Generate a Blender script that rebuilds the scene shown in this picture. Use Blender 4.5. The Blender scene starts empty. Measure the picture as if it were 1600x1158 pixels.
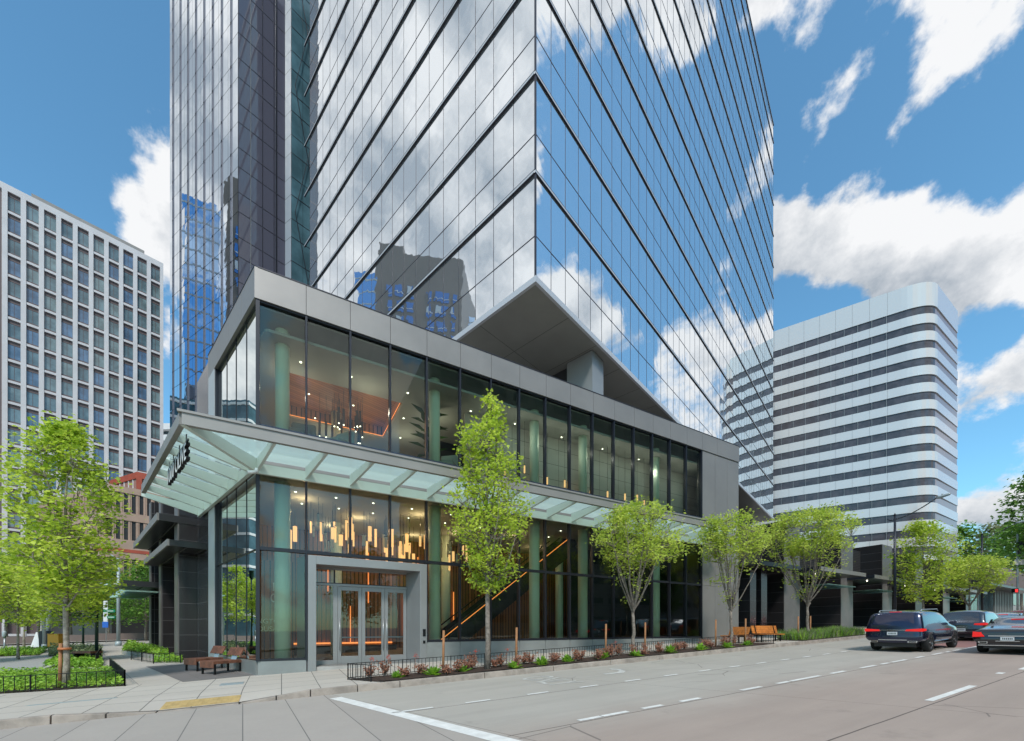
import bpy, bmesh, math, random
from math import sin, cos, pi, radians, sqrt, atan2
from mathutils import Vector, Matrix, noise
random.seed(7)
SC = bpy.context.scene
COL = SC.collection

# ------------------------------------------------------------------ camera
F = 635.0; HZ = 983.0; CX = 800.0; EYE = 1.85
cam_d = bpy.data.cameras.new("camera"); cam = bpy.data.objects.new("camera", cam_d); COL.objects.link(cam)
cam_d.sensor_width = 36; cam_d.lens = F/1600*36; cam_d.shift_y = (HZ-579)/1600
cam_d.clip_start = .1; cam_d.clip_end = 3000
cam.location = (0, 0, EYE); cam.rotation_euler = (pi/2, 0, 0)
SC.camera = cam
SC.view_settings.view_transform = 'Standard'; SC.view_settings.look = 'None'
SC.view_settings.exposure = 0.15; SC.view_settings.gamma = 1
SC.cycles.use_denoising = True
SC.cycles.max_bounces = 9; SC.cycles.transparent_max_bounces = 16
SC.cycles.diffuse_bounces = 3; SC.cycles.glossy_bounces = 5; SC.cycles.transmission_bounces = 4
SC.cycles.caustics_reflective = False; SC.cycles.caustics_refractive = False
SC.cycles.sample_clamp_indirect = 4

SUN_EL, SUN_AZ = 50, 172          # azimuth clockwise from +Y (view direction)
S = Vector((.8699, .4933, 0)); N = Vector((-.4933, .8699, 0))      # along the street / towards the building
R = Vector((.6744, .7384, 0)); L = Vector((-.7384, .6744, 0))      # tower grid
C = Vector((-8.88, 14.2, 0))       # podium corner
T = Vector((1.18, 20.5, 0))        # tower corner
P2 = Vector((-28.3, 42.0, 0)); D2 = Vector((-.866, .5, 0))      # second tower

# ------------------------------------------------------------------ node helpers
class NT:
    def __init__(s, nt): s.t = nt; s.n = nt.nodes; s.l = nt.links
    def node(s, ty, ins=None, **kw):
        n = s.n.new(ty)
        for k, v in kw.items(): setattr(n, k, v)
        for k, v in (ins or {}).items():
            sock = n.inputs[k]
            if isinstance(v, bpy.types.NodeSocket): s.l.new(v, sock)
            else: sock.default_value = v
        return n
    def m(s, op, a, b=0.0, c=0.0, clamp=False):
        n = s.node('ShaderNodeMath', {0: a, 1: b, 2: c}, operation=op); n.use_clamp = clamp
        return n.outputs[0]
    def v(s, op, a, b=(0, 0, 0), out=0):
        n = s.node('ShaderNodeVectorMath', {0: a, 1: b}, operation=op)
        return n.outputs['Value'] if op in ('DOT_PRODUCT', 'LENGTH') else n.outputs[0]
    def mix(s, f, a, b):
        n = s.node('ShaderNodeMix', data_type='RGBA')
        for i, x in ((0, f), (6, a), (7, b)):
            if isinstance(x, bpy.types.NodeSocket): s.l.new(x, n.inputs[i])
            else: n.inputs[i].default_value = x if i == 0 else (x if len(x) == 4 else (*x, 1))
        return n.outputs[2]
    def noise(s, vec, scale, detail=4, rough=.5, dist=0):
        n = s.node('ShaderNodeTexNoise', {'Scale': scale, 'Detail': detail, 'Roughness': rough, 'Distortion': dist})
        if vec is not None: s.l.new(vec, n.inputs['Vector'])
        return n.outputs['Fac']
    def ramp(s, f, lo, hi):
        n = s.node('ShaderNodeMapRange', {'Value': f, 'From Min': lo, 'From Max': hi}); n.interpolation_type = 'SMOOTHSTEP'
        return n.outputs[0]

# ------------------------------------------------------------------ world
W = bpy.data.worlds.new("World"); SC.world = W; W.use_nodes = True
def vdir(px, py, mir=None):
    d = Vector(((px-CX)/F, 1, (HZ-py)/F))
    if mir is not None: d = d - 2*d.dot(mir)*mir
    return d.normalized()
ML = Vector((-.6744, -.7384, 0)); MR = Vector((.7384, -.6744, 0))
# (pixel, mirror, angular radius in degrees, amount): masses of cloud (+) and openings of blue (-)
MV = Vector((-.5, -.866, 0))
BLOBS = [((1310, 350), None, 8, .42), ((1400, 420), None, 7, .34), ((1570, 380), None, 8, .36), ((1540, 600), None, 7, .24), ((1570, 790), None, 9, .28),
         ((1500, 30), None, 8, .50), ((1590, 90), None, 6, .40), ((1270, 0), None, 7, .45),
         ((1250, 150), None, 6, -.35), ((1340, 195), None, 6, -.35), ((1450, 215), None, 6, -.38), ((1550, 235), None, 5, -.35), ((1275, 500), None, 5, -.4), ((1560, 705), None, 4, -.35), ((1560, 510), None, 3, -.25),
         ((205, 215), None, 8, .50), ((235, 300), None, 5, .35), ((60, 90), None, 16, -.30), ((90, 280), None, 8, -.22), ((250, 430), None, 6, .4), ((20, 260), None, 8, -.25),
         ((600, 150), ML, 16, .34), ((370, 560), ML, 7, .45), ((520, 330), ML, 9, .25), ((760, 220), ML, 14, .32), ((560, 330), ML, 9, .1), ((540, 20), ML, 7, -.15), ((770, 330), ML, 9, .16),
         ((310, 60), MV, 11, .4), ((320, 270), MV, 8, .35),
         ((900, 230), MR, 8, -.35), ((980, 310), MR, 7, -.2), ((900, 60), MR, 10, .30), ((1040, 90), MR, 7, .2), ((870, 350), MR, 9, .18), ((1000, 480), MR, 9, .26), ((1060, 330), MR, 8, -.15), ((1130, 150), MR, 9, -.1), ((1110, 260), MR, 6, -.2)]
def build_world():
    g = bpy.data.node_groups.new('cloud_density', 'ShaderNodeTree')
    g.interface.new_socket('Vector', in_out='INPUT', socket_type='NodeSocketVector')
    g.interface.new_socket('Density', in_out='OUTPUT', socket_type='NodeSocketFloat')
    g.interface.new_socket('Noise', in_out='OUTPUT', socket_type='NodeSocketFloat')
    q = NT(g); gi = q.node('NodeGroupInput'); go = q.node('NodeGroupOutput')
    v = gi.outputs[0]
    vs = q.v('MULTIPLY', v, (1, 1, 1.15))
    n1 = q.noise(vs, 4.2, 12, .60, .0)
    n2 = q.noise(vs, 1.5, 2, .5)
    n3 = q.noise(vs, 9.0, 8, .6)
    d = q.m('MULTIPLY', q.m('SUBTRACT', n1, .5), 1.7)
    d = q.m('ADD', d, q.m('MULTIPLY', q.m('SUBTRACT', n2, .5), .5))
    d = q.m('ADD', d, q.m('MULTIPLY', q.m('SUBTRACT', n3, .5), .5))
    d = q.m('SUBTRACT', d, .015)
    q.l.new(d, go.inputs[1])
    for (px, mir, rad, amt) in BLOBS:
        c = vdir(*px, mir); cr = cos(radians(rad*1.25))
        dt = q.v('DOT_PRODUCT', v, tuple(c))
        k = q.m('DIVIDE', q.m('SUBTRACT', dt, cr), 1-cr, clamp=True)
        d = q.m('MULTIPLY_ADD', k, amt*(.9 if amt > 0 else 1.3), d)
    q.l.new(d, go.inputs[0])
    w = NT(W.node_tree); w.n.clear()
    tc = w.node('ShaderNodeTexCoord')
    dirn = tc.outputs['Generated']
    def dens(vec):
        n = w.node('ShaderNodeGroup'); n.node_tree = g; w.l.new(vec, n.inputs[0]); return n.outputs
    d0, e0 = dens(dirn)[:2]
    up = w.v('NORMALIZE', w.v('ADD', dirn, (.02, -.03, .05)))
    e1 = dens(up)[1]
    cover = w.ramp(d0, -.01, .15)
    lit = w.m('MULTIPLY', w.m('SUBTRACT', e0, e1), 2.4)
    thick = w.ramp(d0, .05, .75)
    sh = w.m('SUBTRACT', w.m('ADD', lit, .86), w.m('MULTIPLY', thick, .40), clamp=True)
    cloud = w.mix(sh, (.33, .385, .45), (.84, .85, .865))
    sky = w.node('ShaderNodeTexSky', sky_type='NISHITA'); sky.sun_disc = False
    sky.sun_elevation = radians(SUN_EL); sky.sun_rotation = radians(SUN_AZ); sky.air_density = 1.0; sky.ozone_density = 2.2; sky.dust_density = .6
    skyc = w.v('MULTIPLY', sky.outputs[0], (.86, 1.36, 1.36))
    sk = w.v('SCALE', skyc); 
    sk_node = sk.node; sk_node.inputs['Scale'].default_value = 1.0
    # clouds are given in units of the scaled sky
    ST = .15
    cl = w.v('SCALE', cloud); cl.node.inputs['Scale'].default_value = 1/ST
    col = w.mix(cover, sk, cl)
    sep = w.node('ShaderNodeSeparateXYZ', {0: dirn})
    low = w.ramp(sep.outputs[2], -.02, .0)
    col = w.mix(low, (.20/ST, .19/ST, .18/ST), col)
    bg = w.node('ShaderNodeBackground', {'Color': col, 'Strength': ST})
    out = w.node('ShaderNodeOutputWorld', {'Surface': bg.outputs[0]})
build_world()

sun_d = bpy.data.lights.new("sun", 'SUN'); sun = bpy.data.objects.new("sun", sun_d); COL.objects.link(sun)
sun_d.energy = 2.6; sun_d.angle = radians(9); sun_d.color = (1, .95, .88)
_az = radians(SUN_AZ); _el = radians(SUN_EL)
sun_dir = Vector((sin(_az)*cos(_el), cos(_az)*cos(_el), sin(_el)))
sun.rotation_euler = sun_dir.to_track_quat('Z', 'Y').to_euler()
sun.location = (0, -20, 60)

# ------------------------------------------------------------------ materials
M = {}
def newmat(name):
    m = bpy.data.materials.new(name); m.use_nodes = True
    t = NT(m.node_tree); b = m.node_tree.nodes['Principled BSDF']; M[name] = m
    return m, t, b
def setp(b, **k):
    for a, v in k.items():
        b.inputs[a.replace('_', ' ')].default_value = v
def plain(name, col, rough=.6, metal=0, var=.0, vscale=3, bump=0, bscale=30, spec=.5, coat=0):
    m, t, b = newmat(name); setp(b, Roughness=rough, Metallic=metal)
    b.inputs['Base Color'].default_value = (*col, 1); b.inputs['Specular IOR Level'].default_value = spec
    if coat: b.inputs['Coat Weight'].default_value = coat; b.inputs['Coat Roughness'].default_value = .03
    if var or bump: tc = t.node('ShaderNodeTexCoord').outputs['Object']
    if var:
        n = t.noise(tc, vscale, 6, .6)
        c = t.mix(t.ramp(n, .3, .7), tuple(x*(1-var) for x in col), tuple(min(1, x*(1+var)) for x in col))
        t.l.new(c, b.inputs['Base Color'])
        r = t.m('MULTIPLY_ADD', n, .25, max(.02, rough-.12)); t.l.new(r, b.inputs['Roughness'])
    if bump:
        nb = t.noise(tc, bscale, 5, .6)
        bp = t.node('ShaderNodeBump', {'Height': nb, 'Strength': bump, 'Distance': .02}); t.l.new(bp.outputs[0], b.inputs['Normal'])
    return m
def emis(name, col, st):
    m, t, b = newmat(name); setp(b, Roughness=.5)
    b.inputs['Base Color'].default_value = (*col, 1); b.inputs['Emission Color'].default_value = (*col, 1); b.inputs['Emission Strength'].default_value = st
    return m
def mirror(name, col, rough=.02, wave=.04, scale=.35, metal=1.0, dist=.1):
    m, t, b = newmat(name); setp(b, Roughness=rough, Metallic=metal)
    b.inputs['Base Color'].default_value = (*col, 1)
    geo = t.node('ShaderNodeNewGeometry').outputs['Position']
    n = t.noise(geo, scale, 2, .5)
    bp = t.node('ShaderNodeBump', {'Height': n, 'Strength': wave, 'Distance': dist}); t.l.new(bp.outputs[0], b.inputs['Normal'])
    return m
mirror('tower_glass', (.84, .875, .90), .015, .06, .55, metal=.93)
plain('tower_glass_dark', (.085, .085, .115), .04, 0, 0, .15, spec=.5)  # second tower's right face: dark reflection put into the colour; also recessed windows
plain('teal_glass', (.075, .15, .185), .12, 0, .35, .3, spec=.6)
mirror('fin_glass', (.84, .89, .93), .02, .05, .5)
mirror('band_glass', (.62, .595, .57), .16, .03, .4, metal=.22)
mirror('band_glass_pink_refl', (.60, .56, .57), .2, .03, .4, metal=.3)  # right face: its pinkish reflection put into the colour
plain('band_window_pink_refl', (.24, .18, .18), .2)  # right-face windows: pinkish brown reflection painted as base colour
plain('band_window', (.065, .058, .066), .12, .0, .3, .6)
def tinted(name, trans, gl=(.9, .95, .93), base=.035, ior=1.52, rough=.0, wave=.03):
    m, t, b = newmat(name); m.node_tree.nodes.remove(b)
    out = m.node_tree.nodes['Material Output']
    tr = t.node('ShaderNodeBsdfTransparent', {'Color': (*trans, 1)})
    geo = t.node('ShaderNodeNewGeometry').outputs['Position']
    n = t.noise(geo, .6, 2, .5)
    bp = t.node('ShaderNodeBump', {'Height': n, 'Strength': wave, 'Distance': .1})
    go = t.node('ShaderNodeBsdfGlossy', {'Color': (*gl, 1), 'Roughness': rough, 'Normal': bp.outputs[0]})
    fr = t.node('ShaderNodeFresnel', {'IOR': ior})
    f = t.m('ADD', fr.outputs[0], base, clamp=True)
    mx = t.node('ShaderNodeMixShader', {0: f, 1: tr.outputs[0], 2: go.outputs[0]})
    t.l.new(mx.outputs[0], out.inputs['Surface'])
    return m
tinted('podium_glass', (.82, .93, .80), base=.03, ior=1.5)
tinted('side_glass', (.60, .74, .67), base=.78, ior=1.6)
plain('fin_metal', (.13, .135, .17), .4, .3)
plain('pale_panel', (.36, .39, .43), .3, .1)
tinted('clear_glass', (.80, .86, .84), base=.03)
# frosted canopy glass
m, t, b = newmat('canopy_glass'); m.node_tree.nodes.remove(b)
tr = t.node('ShaderNodeBsdfTransparent', {'Color': (.76, .93, .87, 1)}); tl = t.node('ShaderNodeBsdfTranslucent', {'Color': (.78, .98, .90, 1)})
gl = t.node('ShaderNodeBsdfGlossy', {'Color': (.9, 1, .96, 1), 'Roughness': .08})
a_ = t.node('ShaderNodeMixShader', {0: .5, 1: tr.outputs[0], 2: tl.outputs[0]})
b_ = t.node('ShaderNodeMixShader', {0: .10, 1: a_.outputs[0], 2: gl.outputs[0]})
t.l.new(b_.outputs[0], m.node_tree.nodes['Material Output'].inputs['Surface'])

plain('alu_panel', (.275, .258, .245), .42, .35, .06, .5)
plain('alu_light', (.30, .305, .305), .40, .35, .05, .5)
plain('canopy_paint', (.60, .66, .61), .45, .0, .04, .8)
plain('fascia_paint', (.27, .26, .245), .45, .1, .06, .8)
plain('mullion_dark', (.022, .024, .032), .35, .3)
plain('spandrel', (.035, .045, .07), .18, .1)
plain('tower_line', (.035, .033, .045), .4, .3)
plain('tower_fin', (.55, .55, .57), .4, .3)
plain('soffit', (.26, .255, .23), .5, .0, .08, .4)
plain('dark_wall', (.03, .03, .032), .35)
plain('joint_dark', (.05, .05, .05), .8)
plain('base_metal', (.30, .315, .31), .38, .35, .10, .8)
plain('white_metal', (.46, .48, .49), .4, .2, .05, .5)
plain('column_green', (.82, .93, .78), .5)
plain('wood_bench', (.16, .062, .035), .55, 0, .35, 6, .2, 40)
plain('wood_orange', (.50, .17, .03), .5, 0, .3, 5, .2, 40)
plain('black_metal', (.012, .013, .015), .35, .4)
plain('steel', (.45, .47, .48), .35, .7)
plain('steel_grey', (.35, .40, .41), .5, .3, .08, 2)
plain('dark_green_paint', (.008, .035, .03), .4, .1)
plain('navy_paint', (.01, .013, .022), .4, .2)
plain('conc_curb', (.33, .28, .24), .8, 0, .25, 2.5, .3, 40)
plain('soil', (.045, .025, .017), .95, 0, .4, 9, .8, 25)
plain('concrete_light', (.40, .39, .37), .8, 0, .12, 1.2, .2, 30)
plain('tile_light', (.135, .125, .12), .35, .0, .2, .8)
plain('bark', (.22, .185, .155), .9, 0, .4, 9, .6, 40)
plain('bark_pale', (.30, .26, .21), .9, 0, .4, 9, .6, 40)
plain('stake_wood', (.34, .16, .07), .8, 0, .2, 8)
plain('orange_wrap', (.45, .15, .05), .6)
plain('tactile', (.46, .32, .13), .7, 0, .15, 5)
plain('marking', (.72, .71, .68), .7, 0, .1, 5)
plain('marking_worn', (.53, .52, .49), .8, 0, .15, 4)
plain('white_paint', (.74, .75, .75), .6, 0, .04, .6)
plain('grid_white', (.60, .59, .61), .7, 0, .06, .4)
plain('grid_window', (.05, .085, .10), .08, 0, .45, .35)
for i_, c_ in enumerate(((.13, .19, .215), (.10, .16, .19), (.16, .22, .235), (.10, .17, .27))): plain('grid_pane_%d' % i_, c_, .12, 0, .35, .5, spec=.8)
plain('grid_spandrel', (.12, .085, .085), .5)
plain('tan_conc', (.44, .31, .245), .85, 0, .10, .4, .15, 10)
plain('tan_window', (.035, .02, .02), .2)
plain('red_roof', (.42, .085, .05), .6, 0, .1, 1)
plain('pink_panel', (.36, .185, .15), .6, 0, .1, .8)
plain('brown_stone', (.15, .11, .095), .7, 0, .1, .6)
plain('grey_stone', (.27, .26, .25), .7, 0, .10, .4)
plain('brown_tower', (.13, .105, .09), .6, 0, .1, .2)
plain('window_blue', (.06, .17, .42), .08, .35)
mirror('window_mirror', (.35, .52, .75), .05, .3, .3)
plain('sign_green', (.0, .20, .10), .5)
plain('sign_white', (.7, .7, .7), .5)
plain('sign_blue', (.02, .12, .5), .5)
plain('yellow_box', (.62, .30, .02), .6)
plain('paper_white', (.75, .75, .73), .7)
plain('interior_grey', (.33, .33, .31), .8)
plain('interior_floor', (.20, .19, .18), .3)
plain('sofa_grey', (.20, .20, .21), .9)
plain('plaster', (.42, .43, .40), .9)
emis('lamp_warm', (.95, .52, .22), 1.0)
emis('lamp_orange', (1.0, .30, .07), 1.25)
emis('lamp_white', (1.0, .93, .8), 4)
emis('tail_red', (.42, .008, .006), 1.1)
emis('signal_red', (1.0, .02, .02), 2.5)
plain('red_lens', (.30, .005, .008), .15, coat=1)
plain('rubber', (.012, .012, .012), .85)
plain('rim', (.16, .15, .15), .3, .8)
plain('chrome', (.75, .76, .78), .12, 1)
plain('car_plastic', (.018, .018, .02), .5)
plain('car_glass', (.018, .021, .025), .05, 0, spec=.5)
plain('plate', (.7, .72, .74), .5)
for nm, c in (('paint_navy', (.012, .018, .055)), ('paint_slate', (.045, .055, .075)), ('paint_graphite', (.028, .028, .032)), ('paint_silver', (.28, .30, .32)),
              ('paint_black', (.012, .012, .014)), ('paint_red', (.25, .02, .02)), ('paint_white', (.6, .6, .6))):
    plain(nm, c, .22, .55, coat=1)
# slatted timber, tiles, paving, road
def grid_mat(name, col, sx, sy, lw, dark, rough, ax, ay, var=.1, vs=1.0, off=0., rand=.12, metal=0, bump=0, voff=(0, 0)):
    """cells sx*sy along two world directions, thin joints"""
    m, t, b = newmat(name); setp(b, Roughness=rough, Metallic=metal)
    geo = t.node('ShaderNodeNewGeometry').outputs['Position']
    u = t.m('ADD', t.v('DOT_PRODUCT', geo, tuple(ax)), voff[0]); w = t.m('ADD', t.v('DOT_PRODUCT', geo, tuple(ay)), voff[1])
    row = t.m('FLOOR', t.m('DIVIDE', w, sy))
    u2 = t.m('ADD', u, t.m('MULTIPLY', t.m('MODULO', row, 2.0), off*sx))
    fu = t.m('FRACT', t.m('DIVIDE', u2, sx)); fw = t.m('FRACT', t.m('DIVIDE', w, sy))
    eu = t.m('LESS_THAN', t.m('MINIMUM', fu, t.m('SUBTRACT', 1, fu)), lw/sx/2)
    ew = t.m('LESS_THAN', t.m('MINIMUM', fw, t.m('SUBTRACT', 1, fw)), lw/sy/2)
    e = t.m('MAXIMUM', eu, ew)
    cv = t.node('ShaderNodeCombineXYZ', {0: t.m('FLOOR', t.m('DIVIDE', u2, sx)), 1: row}).outputs[0]
    wn = t.node('ShaderNodeTexWhiteNoise', {'Vector': cv}).outputs['Value']
    nz = t.noise(geo, vs, 8, .65); nf = t.noise(geo, vs*23, 4, .6)
    br = t.m('ADD', 1-var-rand/2, t.m('ADD', t.m('MULTIPLY', wn, rand), t.m('ADD', t.m('MULTIPLY', nz, var*1.4), t.m('MULTIPLY', nf, var*.6))))
    base = t.v('SCALE', t.node('ShaderNodeRGB').outputs[0]); base.node.inputs[0].links[0].from_node.outputs[0].default_value = (*col, 1)
    t.l.new(br, base.node.inputs['Scale'])
    c = t.mix(e, base, dark); t.l.new(c, b.inputs['Base Color'])
    if bump:
        bp = t.node('ShaderNodeBump', {'Height': nf, 'Strength': bump, 'Distance': .01}); t.l.new(bp.outputs[0], b.inputs['Normal'])
    return m
Z = Vector((0, 0, 1))
grid_mat('sidewalk', (.47, .425, .375), .95, .95, .022, (.13, .12, .11), .8, S, N, .16, .5, 0, .10, bump=.3)
grid_mat('plaza', (.46, .42, .375), 1.5, 1.5, .018, (.20, .19, .18), .8, R, L, .14, .4, 0, .08, bump=.3)
grid_mat('drive', (.34, .335, .33), 3.0, 3.0, .02, (.2, .2, .2), .85, R, L, .14, .4, 0, .06)
grid_mat('dark_paving', (.17, .155, .15), .6, .6, .01, (.10, .09, .09), .7, R, L, .1, .6, 0, .15)
grid_mat('crossing', (.375, .335, .30), 0.92, 40, .018, (.16, .15, .14), .85, Vector((.83, .55, 0)), N, .16, .6, 0, .10, bump=.3)
grid_mat('tile_black', (.028, .026, .028), 1.2, .78, .02, (.115, .11, .115), .16, S, Z, .2, .4, 0, .3)
grid_mat('louver', (.05, .048, .05), 300, .16, .06, (.006, .006, .006), .5, S, Z, .1, .4, 0, .05)
grid_mat('timber', (.30, .125, .055), .22, 60, .05, (.010, .006, .004), .5, S, Z, .25, .5, 0, .6)
grid_mat('timber_side', (.28, .12, .05), .22, 60, .05, (.010, .006, .004), .5, N, Z, .25, .5, 0, .6)
grid_mat('slab_wall', (.36, .35, .34), 4.2, 2.1, .05, (.10, .10, .10), .8, S, Z, .12, .15, 0, .1)
grid_mat('blind_wall', (.50, .49, .46), 1.51, .85, .03, (.22, .22, .21), .9, S, Z, .1, .8, 0, .12)
grid_mat('ceiling_wood', (.36, .15, .065), .18, 60, .02, (.03, .012, .006), .5, L, R, .25, .5, 0, .4)
# road: cast concrete lanes with wheel-worn streaks, sealed joints and red lane further on
m, t, b = newmat('road'); setp(b, Roughness=.85)
geo = t.node('ShaderNodeNewGeometry').outputs['Position']
rs = t.v('DOT_PRODUCT', geo, tuple(S)); rn = t.v('DOT_PRODUCT', geo, tuple(N))
sv = t.node('ShaderNodeCombineXYZ', {0: t.m('MULTIPLY', rs, .12), 1: t.m('MULTIPLY', rn, 1.0)}).outputs[0]
st = t.noise(sv, 1.6, 6, .6); big = t.noise(geo, .35, 6, .6); fn = t.noise(geo, 38, 4, .7)
warm = t.ramp(t.m('ADD', rn, t.m('MULTIPLY', big, 1.5)), 5.0, 8.0)
c0 = t.mix(warm, (.36, .29, .25), (.39, .36, .32))
br = t.m('ADD', .62, t.m('ADD', t.m('MULTIPLY', st, .36), t.m('ADD', t.m('MULTIPLY', big, .25), t.m('MULTIPLY', fn, .16))))
c1 = t.v('SCALE', c0); t.l.new(br, c1.node.inputs['Scale'])
def lines(val, pos, hw):
    e = None
    for p_ in pos:
        x = t.m('LESS_THAN', t.m('ABSOLUTE', t.m('SUBTRACT', val, p_)), hw); e = x if e is None else t.m('MAXIMUM', e, x)
    return e
wob = t.m('ADD', rn, t.m('MULTIPLY', t.m('SUBTRACT', t.noise(geo, .8, 3, .5), .5), .03))
j1 = lines(wob, (2.84, 5.76, 8.62), .014); 
rs2 = t.m('ADD', rs, t.m('MULTIPLY', rn, .32))
fs = t.m('FRACT', t.m('DIVIDE', t.m('ADD', rs2, 1.1), 6.2)); j2 = t.m('LESS_THAN', fs, .0022)
j = t.m('MULTIPLY', t.m('MAXIMUM', j1, j2), .8)
c2 = t.mix(j, c1, (.05, .04, .035))
vor = t.node('ShaderNodeTexVoronoi', {'Scale': .45}, feature='DISTANCE_TO_EDGE'); wv = t.v('ADD', geo, t.v('SCALE', t.node('ShaderNodeTexNoise', {'Scale': 2.0, 'Detail': 5}).outputs['Color'])); t.l.new(wv, vor.inputs['Vector'])
crack = t.m('MULTIPLY', t.m('LESS_THAN', vor.outputs['Distance'], .006), t.m('GREATER_THAN', t.noise(geo, .22, 3, .5), .56))
stain = t.m('MULTIPLY', t.ramp(t.noise(geo, .9, 5, .65), .60, .78), .35)
c2 = t.mix(stain, c2, (.12, .105, .095)); c2 = t.mix(t.m('MULTIPLY', crack, .55), c2, (.07, .06, .055))
red = t.m('MULTIPLY', t.m('GREATER_THAN', rs, 27.5), t.m('MULTIPLY', t.m('GREATER_THAN', rn, 5.95), t.m('LESS_THAN', rn, 8.6)))
c3 = t.mix(t.m('MULTIPLY', red, .7), c2, (.30, .09, .08)); t.l.new(c3, b.inputs['Base Color'])
bp = t.node('ShaderNodeBump', {'Height': fn, 'Strength': .3, 'Distance': .01}); t.l.new(bp.outputs[0], b.inputs['Normal'])
# leaves
def leafmat(name, c1, c2, trans=.5):
    m, t, b = newmat(name); m.node_tree.nodes.remove(b)
    oi = t.node('ShaderNodeTexCoord').outputs['Object']
    n = t.noise(oi, 1.3, 3, .5); n2 = t.noise(oi, 9, 2, .5)
    f = t.ramp(t.m('ADD', t.m('MULTIPLY', n, .6), t.m('MULTIPLY', n2, .5)), .38, .70)
    c = t.mix(f, c1, c2)
    di = t.node('ShaderNodeBsdfPrincipled', {'Base Color': c, 'Roughness': .55}); tl = t.node('ShaderNodeBsdfTranslucent', {'Color': c})
    mx = t.node('ShaderNodeMixShader', {0: trans, 1: di.outputs[0], 2: tl.outputs[0]})
    t.l.new(mx.outputs[0], m.node_tree.nodes['Material Output'].inputs['Surface'])
leafmat('leaf_bright', (.34, .50, .035), (.74, .84, .13), .55)
leafmat('leaf_vase', (.37, .52, .05), (.76, .84, .18), .55)
leafmat('leaf_mid', (.09, .24, .03), (.26, .44, .08))
leafmat('leaf_pale', (.16, .20, .08), (.36, .38, .20))
leafmat('leaf_dark', (.015, .06, .012), (.06, .14, .03))
leafmat('leaf_cover', (.14, .34, .03), (.40, .62, .07), .35)
leafmat('leaf_red', (.22, .08, .05), (.42, .20, .12), .3)
leafmat('flower_red', (.5, .06, .04), (.6, .13, .08), .3)
leafmat('leaf_grass', (.10, .16, .05), (.34, .38, .20), .35)

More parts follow.
